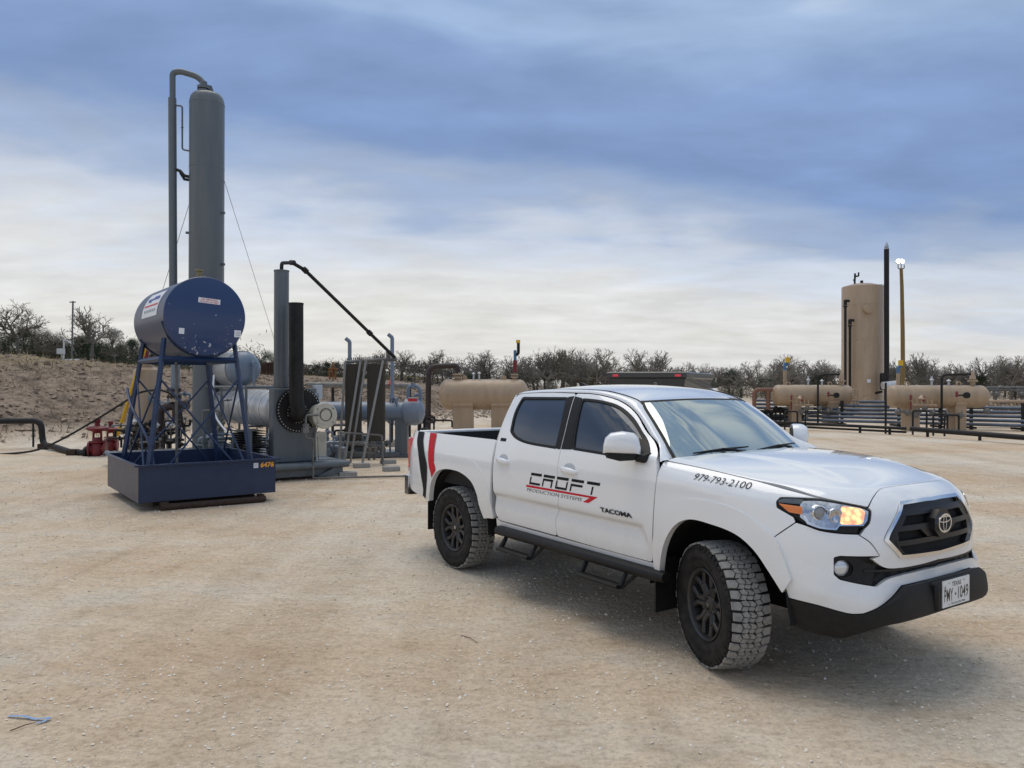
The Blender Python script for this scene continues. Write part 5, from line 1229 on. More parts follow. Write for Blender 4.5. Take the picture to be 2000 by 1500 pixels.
# ------------------------------------------------------------------ right hand plant
def small_fit(o,Lf,items):
    for nm,m,lst in items:
        mb=MB()
        for pts,r_ in lst: mb.tube([Lf(*p) for p in pts],r_,8)
        mb.build(nm,m,o)
def right_vessel(pl_,pr_,py,rp,Y,legs_,lab_):
    o,r_,z=saddle_vessel('tan_vessel',pl_,pr_,py,rp,Y,0,legs_,lab_,'tan vessels in the right hand pipe yard')
    Lr=lambda px,py,Y_=Y:at(px,py,Y_)-o.location
    return o,Lr,r_
o1,L1,r1=right_vessel(1508,1665,772,20.5,34.8,[(1541,1560),(1611,1632)],'tan horizontal vessel left of the tall tan tank')
o2,L2,r2=right_vessel(1732,1927,774,21.8,30.5,[(1768,1788),(1857,1878)],'tan horizontal vessel right of the black flue')
for o,Lf,s_,Yv in((o1,L1,1,34.2),(o2,L2,1,29.9)):
    x0=1508 if o is o1 else 1732; w_=157 if o is o1 else 195
    g=lambda t:x0+w_*t
    mb=MB(); mb.tube([Lf(g(.86),752),Lf(g(.86),743)],.09,12); flange(mb,Lf(g(.86),744),(0,0,1),.18,.03); mb.lathe([(.12,0),(.08,.2),(.02,.35),(0,.36)],Matrix.Translation(Lf(g(.86),741)),12); 
    for t in(.20,.72): mb.lathe([(.05,-.02),(.11,-.02),(.11,.02),(.05,.02)],AX(Lf(g(t),750),(0,1,0)),12,cap=False)
    mb.build('nozzle',TANP,o)
    mb=MB(); mb.tube([Lf(g(.45),753),Lf(g(.45),735)],.04,8); mb.lathe([(0,-.1),(.09,0),(0,.1)],AX(Lf(g(.45),742),(0,0,1)),10); mb.tube([Lf(g(.62),753),Lf(g(.62),745)],.04,8); mb.lathe([(0,-.08),(.09,0),(0,.08)],AX(Lf(g(.62),744),(0,0,1)),10); mb.build('gauge',_m['gauge_white'],o)
    mb=MB(); mb.tube(arc_path([Lf(g(.57 if o is o1 else .55),830,Yv),Lf(g(.57 if o is o1 else .55),732,Yv),Lf(g(.84),731,Yv)],.2),.045,8); mb.build('vent_line',BLKM,o)
    mb=MB(); 
    for k in range(5):
        px=g(.25+.05*k); mb.tube([Lf(px,774+2*k,Yv-.3),Lf(px,790,Yv-.3),Lf(px+10,792,Yv-.3)],.035,6)
    mb.lathe([(0,-.15),(.14,0),(0,.15)],AX(Lf(g(.35),778,Yv-.3),(0,0,1)),10); mb.build('control_piping',TANP,o)
    mb=MB()
    for t,py in((.24,776),(.37,779),(.70,770)): mb.lathe([(0,-.13),(.06,-.06),(.03,0),(.065,.06),(0,.14)],AX(Lf(g(t),py,Yv-.35),(0,0,1)),10)
    mb.cyl(Lf(g(.24),784,Yv-.35),Lf(g(.24),800,Yv-.35),.035,8); mb.build('red_control_valve',REDV,o)
    mb=MB(); mb.lathe([(0,-.06),(.12,-.05),(.12,.05),(0,.06)],AX(Lf(g(.80),772,Yv-.35),(0,1,0)),14); mb.tube([Lf(g(.70),772,Yv-.35),Lf(g(.80),772,Yv-.35)],.03,6); mb.build('level_controller',BLKM,o)
    mb=MB(); random.seed(int(x0))
    for k in range(9):
        t=random.uniform(.05,1.0); py=random.uniform(797,812); px=g(t); mb.tube([Lf(px,py,Yv),Lf(px+random.uniform(6,22),py,Yv)],.05,8); mb.lathe([(0,-.13),(.12,-.04),(.12,.04),(0,.13)],AX(Lf(px+4,py,Yv),(1,0,0)),10); mb.tube([Lf(px+8,py,Yv),Lf(px+8,py-8,Yv)],.03,6)
    mb.build('valve_manifold',GALV,o)
mb=MB()
for k in range(6): mb.tube([L1(1664,762+5*k,34.2),L1(1676,762+5*k,34.2)],.03,6)
mb.tube([L1(1676,758,34.2),L1(1676,792,34.2)],.035,8); mb.tube([L1(1670,760,34.2),L1(1670,788,34.2)],.03,8); mb.build('level_gauge',TANP,o1)
mb=MB(); mb.tube(arc_path([L1(1508,761),L1(1473,761),L1(1473,800)],.25),.09,10); mb.tube([L1(1500,762),L1(1500,800)],.10,10); mb.build('inlet_pipe',mat('rust_tan_pipe',(.20,.10,.065),.7),o1)
# small blue and yellow relief vents behind
for px,py,lab_ in((1533,742,'blue and yellow relief vent standing left of the tall tan tank'),(1754,748,'yellow capped relief vent beside the lamp pole')):
    p=at(px,py,36); v_=empty('relief_vent',p,0,lab_,'vent','small relief vents')
    mb=MB(); mb.cyl((0,0,-.6),(0,0,.45),.08,10); mb.build('stem',TANP,v_); mb=MB(); mb.tube(arc_path([(0,0,.4),(0,0,.75),(.12,0,.75),(.12,0,.85)],.05),.07,8); mb.build('valve',_m['relief_blue'],v_); mb=MB(); mb.cyl((.12,0,.8),(.12,0,1.05),.11,10); mb.build('yellow_cap',YEL,v_)
# tall tank
tt=empty('tall_tan_tank',(at(1684,800,47).x,47,0),0,'tall upright tan tank with round manways and side ladder','tank')
Lt=lambda px,py,Y=46.9:at(px,py,Y)-tt.location
rt=1.18; ztop=at(1684,562,47).z
mb=MB(); mb.lathe([(rt,.0),(rt,ztop),(rt*.97,ztop+.06),(rt*.5,ztop+.22),(0,ztop+.27)],None,64); mb.lathe([(rt+.05,-.06),(rt+.05,.06)],Matrix.Translation((0,0,.35)),64)
for z_ in(2.3,4.5,6.6): mb.lathe([(rt,-.01),(rt+.008,0),(rt,.01)],Matrix.Translation((0,0,z_)),64,cap=False)
mb.build('tank_shell',TANP,tt)
for px,py in((1697,603),(1697,783)):
    p=Lt(px,py,45.72); mb=MB(); mb.lathe([(.28,-.4),(.28,.03),(.26,.05),(0,.055)],AX(p,(.12,-1,0)),28); mb.build('manway',TANP,tt)
mb=MB(); p=Lt(1697,744,45.74); mb.box(p,(.20,.02,.20)); mb.build('label',WHT,tt)
for px,py in((1651,588),(1660,626)):
    mb=MB(); mb.tube([Lt(px,760,46.0),Lt(px,py+10,46.0)],.075,10); mb.cyl(Lt(px,py+12,46),Lt(px,py+9,46),.12,10); mb.cyl(Lt(px,py+8,46),Lt(px,py-2,46),.10,10); mb.tube([Lt(px,py-1,46),Lt(px+8,py,46)],.08,10); mb.build('standpipe',BLKM,tt)
mb=MB(); mb.tube([Lt(1669,562,47),Lt(1670,534,47)],.06,8); mb.tube(arc_path([Lt(1670,540,47),Lt(1677,539,47),Lt(1677,532,47)],.05),.05,8); mb.tube([Lt(1666,547,47),Lt(1670,547,47)],.04,6); mb.cyl(Lt(1683,560,47),Lt(1683,548,47),.09,10); mb.build('roof_vent',BLKM,tt)
mb=MB(); 
for px in(1722.5,1726): mb.tube([Lt(px,798,46.6),Lt(px,556,46.6)],.022,5)
for k in range(60): mb.tube([Lt(1722.5,560+4*k,46.6),Lt(1726,560+4*k,46.6)],.014,4)
mb.tube([Lt(1715,560,46.6),Lt(1716,556,46.6),Lt(1724,556,46.6)],.025,5); mb.build('ladder',mat('ladder_grey',(.35,.33,.3),.5),tt)
bs=empty('black_flue_stack',(at(1731,800,45.5).x,45.5,0),0,'tall slim black flue stack with silver cone cap','flue stack')
Lb=lambda px,py,Y=45.5:at(px,py,Y)-bs.location
mb=MB(); mb.cyl(Lb(1732,802),Lb(1731.5,487),.142,20); mb.build('stack_pipe',BLKM,bs)
mb=MB(); mb.lathe([(.10,0),(.15,.0),(.15,.06),(.10,.08)],Matrix.Translation(Lb(1731.5,487)),16); mb.lathe([(.14,.12),(.03,.42),(0,.45)],Matrix.Translation(Lb(1731.5,487)),16); mb.build('cone_cap',mat('cap_grey',(.35,.37,.40),.4,metal=.5),bs)
mb=MB(); mb.box(Lb(1727,745),(.42,.35,1.0),bev=.06); mb.tube([Lb(1722,765),Lb(1700,770,46.2)],.07,10); mb.build('burner_casing',BLKM,bs)
mb=MB(); mb.lathe([(.22,-.4),(.22,.4)],AX(Lb(1737,752,44.8),(1,0,.1)),20); mb.build('burner_drum',INSUL,bs)
# lamp pole
lp=empty('lamp_pole',(at(1762,752,55).x,55,0),0,'wooden pole topped with lit white floodlights','lamp pole')
Lp=lambda px,py,Y=55:at(px,py,Y)-lp.location
mb=MB(); mb.tube([Lp(1764,800),Lp(1763,650),Lp(1761.5,560),Lp(1760,524)],[.15,.14,.12,.11],14); mb.build('pole',mat('pole_wood',(.24,.16,.06),.9,noise=.3,nscale=2,stretch=(6,6,.4)),lp)
mb=MB(); 
for px in(1754,1760,1766): mb.tube(arc_path([Lp(1760,526),Lp(px,524),Lp(px,517)],.06),.035,6)
mb.build('lamp_bracket',mat('bracket_brown',(.10,.07,.04),.6),lp)
GLOW=mat('floodlight_glow',(1,1,1),.5,emit=(1,.98,.92),estr=7)
for px,dx_ in((1755,-.35),(1761,.1)):
    p=Lp(px,511,54.9); mb=MB(); Mx=Matrix.Translation(p)@Matrix.Rotation(dx_,4,'Z')@Matrix.Rotation(R(-20),4,'X'); mb.lathe([(.05,.10),(.13,.06),(.17,-.06),(.17,-.08)],Mx@Matrix.Rotation(-PI/2,4,'X')@Matrix.Scale(-1,4,(0,0,1)),16); h_=mb.build('lamp_head',_m['bracket_brown'],lp)
    mb=MB(); mb.lathe([(0,.0),(.16,.0),(.15,.03),(0,.05)],Mx@Matrix.Translation((0,-.06,0))@Matrix.Rotation(PI/2,4,'X'),16); mb.build('lamp_glass',GLOW,h_)
# pipe racks: long silver pipes low on the ground, right
def ypt(px,z,Y0,Y1,p0=1480,p1=2000):
    Y=Y0+(Y1-Y0)*(px-p0)/(p1-p0); return Vector(((px-1000)/F*Y,Y,z))
rows_=[(36.5,31.0,.88),(36.3,30.8,.72),(36.1,30.6,.56),(35.9,30.4,.40),(35.7,30.2,.24),(40,34.5,.98),(39.8,34.3,.80),(39.6,34.1,.62),(39.4,33.9,.44)]
proto=None
for k,(Ya,Yb,z) in enumerate(rows_):
    a=ypt(1470,z,Ya,Yb);b=ypt(2080,z,Ya,Yb); o=empty('silver_pipe',(a.x,a.y,z),0,None,None)
    nm=['top','second','middle','fourth','lowest','top','second','third','lowest'][k]
    tag(o,'long silver pipe, %s in the %s stack behind the right vessels'%(nm,'front' if k<5 else 'rear'),'pipe','long silver pipes stacked in the right yard')
    mb=MB(); mb.tube([(0,0,0),b-a],.068,12); mb.build('pipe_run',SILV,o)
for i,px in enumerate((1545,1640,1750,1830,1890,1990)):
    p=ypt(px,0,36,30.6); o=empty('pipe_support',(p.x,p.y-.25,0),0,None,None); nm=['first','second','third','fourth','fifth','last'][i]
    tag(o,'%s dark upright from the left holding the silver pipe stack'%nm,'pipe support','uprights of the silver pipe stack')
    mb=MB(); mb.box((0,0,.55),(.10,.10,1.1)); mb.build('post',BLKM,o); mb=MB(); mb.box((.0,.2,.08),(.16,.9,.08)); mb.build('sleeper',BLKM,o)
# low black rail in front
fr_=empty('black_pipe_rail',(ypt(1480,0,32.4,23.8).x,32.4,0),0,'low black pipe rail along the front edge of the pipe yard','pipe rail')
Rl=lambda px,z:ypt(px,z,32.4,23.8)-fr_.location
mb=MB(); mb.tube([Rl(1480,.27),Rl(1770,.25)],.055,8); mb.tube([Rl(1780,.25),Rl(2080,.20)],.085,10); mb.tube([Rl(1480,.12),Rl(1770,.12)],.04,6); mb.build('rail',BLKM,fr_)
for px in(1500,1568,1680,1738,1812,1914,2010): mb=MB(); mb.tube([Rl(px,0),Rl(px,.24)],.05,8); mb.build('rail_post',BLKM,fr_)
# dark uprights and gate frames
for i,(px,top_y) in enumerate(((1533,802),(1573,806),(1730,745),(1783,800),(1823,806),(1845,808))):
    p=ypt(px,0,31.5,25.5); z=CAMZ+(750-top_y)*p.y/F; o=empty('black_standpipe',(p.x,p.y,0),0,None,None)
    tag(o,['black hoop standpipe left of the tan vessel leg','black hoop standpipe under the left tan vessel','tall thin black standpipe before the black flue','black hoop standpipe at the near vessel leg','dark valve standpipe under the right vessel','short dark standpipe beside the wide vessel leg'][i],'standpipe','black standpipes before the vessels')
    mb=MB(); 
    if z-0<1.2: mb.tube(arc_path([(0,0,0),(0,0,z),(.5,0,z),(.5,0,.2)],.08),.035,8)
    else: mb.tube([(0,0,0),(0,0,z)],.04,8)
    mb.build('pipe_run',BLKM,o)
# pipe skid at far right
ps=empty('manifold_skid',(at(1960,800,33).x,33,0),0,'tan pipe manifold skid with valves at the right edge','pipe manifold')
Lm=lambda px,py,Y=33:at(px,py,Y)-ps.location
mb=MB(); mb.box(Lm(1975,806),(3.4,.8,.12)); random.seed(12)
for k in range(14):
    px=1925+8*k; mb.tube([Lm(px,808),Lm(px,782+random.uniform(0,10))],.05,8); mb.lathe([(0,-.16),(.14,-.05),(.14,.05),(0,.16)],AX(Lm(px,795+random.uniform(-5,4)),(1,0,0)),12)
mb.tube([Lm(1915,785),Lm(2070,783)],.07,8); mb.tube([Lm(1915,796),Lm(2070,796)],.06,8); mb.build('tan_piping',TANP,ps)
mb=MB(); mb.tube([Lm(1925,757,33.5),Lm(2070,757,33.5)],.05,8); mb.tube([Lm(1925,762,33.5),Lm(2070,762,33.5)],.05,8); 
for px in(1945,1995): mb.tube([Lm(px,757,33.5),Lm(px,806,33.5)],.05,8); mb.lathe([(0,-.2),(.16,-.05),(.16,.05),(0,.2)],AX(Lm(px,770,33.5),(0,0,1)),12)
mb.build('grey_piping',GALV,ps)
ps2=empty('valve_skid',(at(1490,805,35).x,35,0),0,'dark low valve skid at the left end of the pipe yard','pipe manifold')
Lm2=lambda px,py,Y=35:at(px,py,Y)-ps2.location
mb=MB(); random.seed(5)
for k in range(10):
    px=1470+9*k; mb.tube([Lm2(px,825),Lm2(px,797+random.uniform(0,9))],.05,8); mb.lathe([(0,-.16),(.13,-.05),(.13,.05),(0,.16)],AX(Lm2(px,800+random.uniform(-3,10)),(1,0,0)),12)
mb.tube([Lm2(1465,803),Lm2(1570,803)],.06,8); mb.tube([Lm2(1465,815),Lm2(1570,815)],.05,8); mb.box(Lm2(1515,826),(2.4,.6,.12)); mb.build('dark_piping',BLKM,ps2)
# ------------------------------------------------------------------ dark vehicle beyond the pickup roof
dv=empty('dark_truck_cap',(at(1262,800,15.5).x,15.5,0),R(-24),'dark grey truck with boxy cap and two red marker lights, behind the pickup roof','truck')
DG=mat('dark_grey_paint',(.032,.036,.040),.4,coat=.3)
mb=MB(); z1=2.03
def trap(z,wx,y0,y1_): return [(-wx,y0,z),(wx,y0,z),(wx,y1_,z),(-wx,y1_,z)]
secs=[(1.15,.70,.08,3.0),(1.35,.72,.06,3.0),(1.70,.735,.03,3.0),(1.90,.78,.0,3.02),(1.93,.81,-.04,3.05),(2.02,.81,-.04,3.05),(2.04,.78,-.01,3.0)]
vs=[];fs=[]
for s_ in secs: vs+=trap(*s_)
for k in range(len(secs)-1):
    for j in range(4): fs.append((4*k+j,4*k+(j+1)%4,4*k+4+(j+1)%4,4*k+4+j))
fs+=[(3,2,1,0),tuple(4*(len(secs)-1)+j for j in range(4))]; mb.add(vs,fs); mb.build('truck_cap',DG,dv,smooth=False)
mb=MB(); mb.box((0,2.3,.85),(1.70,4.9,.62),bev=.05); mb.build('truck_body',DG,dv)
mb=MB(); mb.box((0,3.9,1.4),(1.5,1.4,.6),bev=.12); mb.build('cab',TINT,dv)
for x in(-.62,.64): mb=MB(); mb.box((x,-.045,1.965),(.12,.02,.045),bev=.005); mb.build('marker_light',mat('marker_red',(.6,.03,.05),.3,emit=(1,.1,.15),estr=.12),dv)
mb=MB(); mb.lathe([(.02,0),(.028,0),(.028,.01),(.02,.01)],AX((.18,.02,1.80),(0,-1,0)),14,cap=False); mb.build('lock_ring',mat('lock_grey',(.5,.5,.5),.4),dv)
for x in(-.80,.80):
    for y in(.9,4.0): mb=MB(); mb.lathe([(.2,-.1),(.37,-.1),(.38,-.08),(.38,.08),(.37,.1),(.2,.1),(0,.06)],AX((x,y,.38),(1,0,0)),28); mb.build('wheel',RUB,dv)
# ------------------------------------------------------------------ left side plant
tv=empty('tan_upright_vessel',(at(286,880,20).x,20,0),0,'tan upright vessel with domed top behind the blue tank stand','vessel')
mb=MB(); zt2=at(286,716,20).z; mb.lathe([(.33,0),(.33,zt2-.2),(.30,zt2-.08),(.18,zt2-.01),(0,zt2)],None,32); mb.build('vessel_shell',TANP,tv)
mb=MB(); mb.cyl((0,0,zt2-.02),(0,0,zt2+.14),.13,14); mb.cyl((0,0,zt2+.12),(0,0,zt2+.16),.2,14); mb.build('nozzle',TANP,tv)
mb=MB(); mb.cyl((0,-.02,zt2+.16),(0,-.02,zt2+.45),.06,10); mb.build('red_valve',REDV,tv)
bp_=empty('black_pipe_riser',(at(325,880,18.6).x,18.6,0),0,'black elbowed pipes and valves behind the blue tank stand','pipework')
Lq=lambda px,py,Y=18.6:at(px,py,Y)-bp_.location
BRN=_m['brown_black_pipe']
mb=MB(); mb.tube(arc_path([Lq(312,880),Lq(313,800),Lq(330,793),Lq(345,793),Lq(345,830)],.15),.10,12); mb.tube([Lq(345,793),Lq(368,790)],.11,12); flange(mb,Lq(340,775),(0,0,1),.17,.03); flange(mb,Lq(340,762),(0,0,1),.17,.03); mb.build('elbow_pipe',BRN,bp_)
mb=MB(); mb.cyl(Lq(342,775),Lq(343,712),.10,14); mb.build('grey_riser',STEELG2,bp_)
mb=MB(); random.seed(21)
for k in range(16):
    px=random.uniform(240,360);py=random.uniform(838,872);Y=random.uniform(18.0,19.4); mb.tube([Lq(px,py,Y),Lq(px+random.uniform(8,26),py,Y)],.03,6); mb.lathe([(0,-.09),(.09,-.03),(.09,.03),(0,.09)],AX(Lq(px,py,Y),(0,0,1)),10); mb.tube([Lq(px,py,Y),Lq(px,885,Y)],.025,6)
mb.build('valve_cluster',BLKM,bp_)
mb=MB(); random.seed(22)
for k in range(6):
    px=random.uniform(245,340);py=random.uniform(820,850); mb.lathe([(0,-.08),(.07,0),(0,.08)],AX(Lq(px,py,18.4),(0,0,1)),10)
mb.build('gauge',_m['gauge_white'],bp_)
# red valves
def red_valve(px,Y,s_,lab_):
    o=empty('red_control_valve',(at(px,890,Y).x,Y,0),R(15),lab_,'valve','red control valves on the left pipeline')
    mb=MB(); mb.lathe([(.0,.0),(.14,.02),(.17,.1),(.17,.3),(.13,.36),(.20,.37),(.20,.41),(.12,.42),(.10,.5)],Matrix.Scale(s_,4),24,cap=False); mb.lathe([(.11,-.22),(.20,-.22),(.20,-.17),(.13,-.16),(.13,.16),(.20,.17),(.20,.22),(.11,.22)],Matrix.Scale(s_,4)@AX((0,0,.2),(1,0,0)),20); mb.build('valve_body',REDV,o)
    mb=MB()
    for a in(0,PI): mb.tube([Vector((.10*math.cos(a),.0,.42))*s_,Vector((.09*math.cos(a),0,.66))*s_],.03*s_,8)
    mb.lathe([(.09,.62),(.12,.66),(.24,.70),(.28,.73),(.28,.76),(.20,.80),(.07,.83),(.06,.90),(.08,.91),(.08,1.0),(.06,1.02),(0,1.03)],Matrix.Scale(s_,4),28); mb.build('actuator',REDV,o)
    return o
red_valve(190,19.0,.90,'larger red control valve beside the spill tray'); red_valve(216,20.3,.78,'smaller red control valve next to the yellow guard')
pl_=empty('black_pipeline',(at(85,880,21).x,21,0),0,'black pipeline stepping down to the red valves at left','pipeline')
Lg=lambda px,py,Y=21:at(px,py,Y)-pl_.location
mb=MB(); mb.tube(arc_path([Lg(-60,823),Lg(80,822),Lg(84,868),Lg(110,874,20.3),Lg(140,884,19.3),Lg(176,884,19.0)],.22,6),.078,14); flange(mb,Lg(170,884,19.05),(1,0,0),.16,.03); flange(mb,Lg(178,884,19),(1,0,0),.16,.02); mb.build('pipe_run',BLKM,pl_)
for px,py,Y in((85,878,20.9),(142,893,19.2)):
    mb=MB(); p=Lg(px,py,Y); mb.box((p.x,p.y,.07),(.22,.2,.15)); mb.build('pipe_block',RUST,pl_)
mb=MB(); mb.tube([Lg(65,823,21.4),Lg(65,873,21.4)],.03,6); mb.build('thin_post',BLKM,pl_)
hs=empty('black_hose',(at(0,887,19.6).x,19.6,0),0,'long black hose rising across the bank from the left edge','hose')
mb=MB(); H_=[(-40,888,19.6),(20,886,19.4),(75,878,19.2),(130,853,19.0),(200,812,18.8),(240,787,18.6),(270,768,18.5),(300,762,18.4),(322,764,18.3),(340,776,18.3),(352,800,18.2),(360,850,18.1)]
mb.tube(dens([at(*p)-hs.location for p in H_],4),.026,8); mb.build('hose',BLKM,hs)
# well head on the bank top
def onbank(px,Y): 
    x=(px-1000)/F*Y; return Vector((x,Y,ground_z(x,Y,False)))
p=onbank(135,43); wh=empty('white_wellhead',p,0,'white pipe manifold and instrument box on top of the bank','wellhead')
Lw=lambda px,py,Y=43:at(px,py,Y)-p
WP=mat('white_pipe',(.58,.60,.61),.5)
mb=MB(); mb.tube([Lw(92,708),Lw(170,707)],.10,10); mb.tube([Lw(128,704),Lw(168,703)],.07,8)
for px in(105,122,131,150,158,166): mb.tube([Lw(px,713),Lw(px,701)],.05,8); mb.lathe([(0,-.14),(.12,-.04),(.12,.04),(0,.14)],AX(Lw(px,706),(1,0,0)),10)
mb.build('white_piping',WP,wh)
mb=MB(); mb.box(Lw(119,686),(.36,.2,.30)); mb.tube([Lw(124,710),Lw(125,662)],.045,8); mb.tube([Lw(125,664),Lw(131,665),Lw(139,671)],.035,8); mb.tube([Lw(119,690),Lw(124,706)],.03,6); mb.build('instrument_box',WP,wh)
mb=MB(); mb.lathe([(0,-.2),(.16,-.1),(.16,.1),(0,.2)],AX(Lw(90,706),(0,0,1)),12); mb.build('red_end_valve',REDV,wh)
p2=onbank(141,46); ap=empty('antenna_mast',p2,0,'thin grey mast with small crossbar on the bank','mast'); La=lambda px,py:at(px,py,46)-p2
mb=MB(); mb.tube([La(140,715),La(142.5,588)],.05,8); mb.build('mast_pole',GALV,ap); mb=MB(); mb.tube([La(136,590),La(148,590)],.035,6); mb.box(La(142,682),(.14,.1,.2)); mb.build('crossbar',GALV,ap)
# small vent pipes behind the coil rack
for px,pt_,pb_,lab_ in((683,663,704,'bent grey vent pipe left of the overhead line foot'),(766,655,702,'bent grey vent pipe right of the overhead line foot')):
    p=at(px,720,22); o=empty('vent_pipe',(p.x,22,0),0,lab_,'vent pipe','bent grey vent pipes above the coil rack'); q=lambda a,b:at(a,b,22)-Vector((p.x,22,0))
    mb=MB(); mb.tube(arc_path([q(px,830),q(px,pt_+4),q(px-8,pt_-2)],.05),.055,8); mb.build('pipe_run',STEELG2,o); mb=MB(); mb.box((0,0,.1),(.3,.3,.2)); mb.build('pipe_base',CONC,o)
# rusty derrick frame and red vehicle far beyond
p=onbank(650,58); df=empty('rusty_wellhead',p,0,'small rusty wellhead with platform beyond the bank','wellhead'); q=lambda a,b:at(a,b,58)-p
mb=MB(); mb.tube([q(644,748),q(644,722)],.08,6); mb.tube([q(655,748),q(655,722)],.08,6); mb.box(q(650,720),(.6,.5,.12)); mb.tube([q(650,748),q(650,707)],.07,8); mb.box(q(650,744),(.7,.5,.2)); mb.build('wellhead_frame',mat('orange_rust',(.26,.10,.03),.8),df)
# blue strip and twig on the ground
bsx=at(20,1405,0);
def gpt(px,py): Y=CAMZ*F/(py-750-.003*(px-1000)*-1 if False else py-750); v=at(px,py,Y); return Vector((v.x,v.y,.004))
a=gpt(16,1404); o=empty('blue_strap',a,0,'flat pale blue plastic strap lying on the ground at lower left','strap')
mb=MB(); P_=[gpt(16,1404),gpt(45,1406),gpt(70,1410),gpt(99,1409),gpt(84,1415),gpt(70,1419)]
P_=[q-a for q in P_]; 
for i in range(len(P_)-1):
    d=(P_[i+1]-P_[i]).normalized(); n_=Vector((-d.y,d.x,0))*.009; z0=Vector((0,0,.004+.006*(i%2))); z1_=Vector((0,0,.004+.006*((i+1)%2))); mb.add([P_[i]-n_+z0,P_[i+1]-n_+z1_,P_[i+1]+n_+z1_,P_[i]+n_+z0],[(0,1,2,3)])
mb.build('strap_band',mat('pale_blue_plastic',(.22,.36,.58),.5),o,smooth=False)
for (pa,pb,lab_) in(((20,1433),(72,1416),'thin brown twig touching the blue strap'),((900,1243),(934,1258),'thin twig on the bare ground left of the front wheel')):
    a=gpt(*pa); b=gpt(*pb); o=empty('twig',a,0,lab_,'twig'); mb=MB(); mb.tube([Vector((0,0,.004)),(b-a)*.5+Vector((.005,.01,.008)),(b-a)+Vector((0,0,.003))],[.003,.0028,.0015],5); mb.build('stem',mat('twig_brown',(.10,.07,.045),.9),o)

p=onbank(533,46); rp=empty('rusty_tank_panels',p,0,'rusty brown ribbed panels standing on the bank behind the surge drum','tank panel'); q=lambda a,b:at(a,b,46)-p
mb=MB(); zt_=q(533,708).z; mb.box((0,0,zt_/2),(.75,.5,zt_),bev=.02); mb.box((-.55,.1,zt_*.45),(.3,.4,zt_*.9),bev=.02); mb.build('panel',mat('dark_rust',(.075,.035,.022),.9,noise=.4,nscale=3),rp)
mb=MB()
for x in(-.3,-.1,.1,.3): mb.box((x,-.27,zt_/2),(.05,.05,zt_))
mb.build('rib',RUST,rp)

def clutter(par,inv,px0,px1,py0,py1,Y0,Y1,n,m,name,seed,rr=.022,up=True):
    rnd=random.Random(seed)
    for k in range(n):
        mb=MB(); px=rnd.uniform(px0,px1);py=rnd.uniform(py0,py1);Y=rnd.uniform(Y0,Y1); p=inv(at(px,py,Y)); g=Vector((p.x,p.y,.3 if par is sk else .0)); r_=rr*rnd.uniform(.7,1.5)
        d=Vector((rnd.choice((-1,1))*rnd.uniform(.15,.5),rnd.uniform(-.3,.3),0))
        mb.tube(arc_path([g,p,p+d,p+d+Vector((0,0,rnd.uniform(-.25,.15)))],.05,4),r_,8)
        mb.lathe([(0,-r_*3),(r_*2.6,-r_*1.4),(r_*2.6,r_*1.4),(0,r_*3)],AX(p-Vector((0,0,(p.z-g.z)*.4)),(0,0,1)),10); mb.lathe([(r_*2.4,-.008),(r_*2.4,.008)],AX(p+d*.5,d),10)
        if rnd.random()<.5: mb.lathe([(0,-.01),(.04,-.01),(.04,.01),(0,.012)],AX(p+Vector((0,0,r_+.04)),(0,-1,.2)),10); mb.tube([p,p+Vector((0,0,r_+.04))],.006,5)
        mb.build(name,m,par)
inv_sk=lambda p:W2L(p)
clutter(sk,inv_sk,425,530,845,872,15.6,17.0,7,STEELG2,'small_pipe',1); clutter(sk,inv_sk,425,530,845,875,15.2,16.6,5,GALV,'small_pipe',2)
clutter(sk,inv_sk,425,470,760,840,15.6,16.5,3,GALV,'conduit',4,.014)
inv_p=lambda p:Matrix.Rotation(-R(15),3,'Z')@(Vector(p)-pk_.location)
clutter(pk_,inv_p,632,672,830,875,17.6,18.6,7,STEELG2,'small_pipe',5,.03); clutter(pk_,inv_p,632,700,840,885,18.4,19.2,6,BLKM,'small_pipe',6,.03); clutter(pk_,inv_p,690,760,862,890,18.0,19.2,5,GALV,'small_pipe',7,.025)
inv_s=lambda p:Vector(p)-sp_.location
clutter(sp_,inv_s,760,830,770,786,18.9,19.2,3,STEELG2,'small_pipe',8,.02); clutter(sp_,inv_s,812,850,800,830,19.5,21,4,BLKM,'small_pipe',9,.03)
inv_b=lambda p:Vector(p)-bp_.location
clutter(bp_,inv_b,240,372,820,866,17.8,19.8,12,BLKM,'small_pipe',10,.03); clutter(bp_,inv_b,240,372,815,866,17.8,19.8,8,GALV,'small_pipe',11,.02); clutter(bp_,inv_b,300,360,760,800,19,20,3,STEELG2,'small_pipe',12,.025)
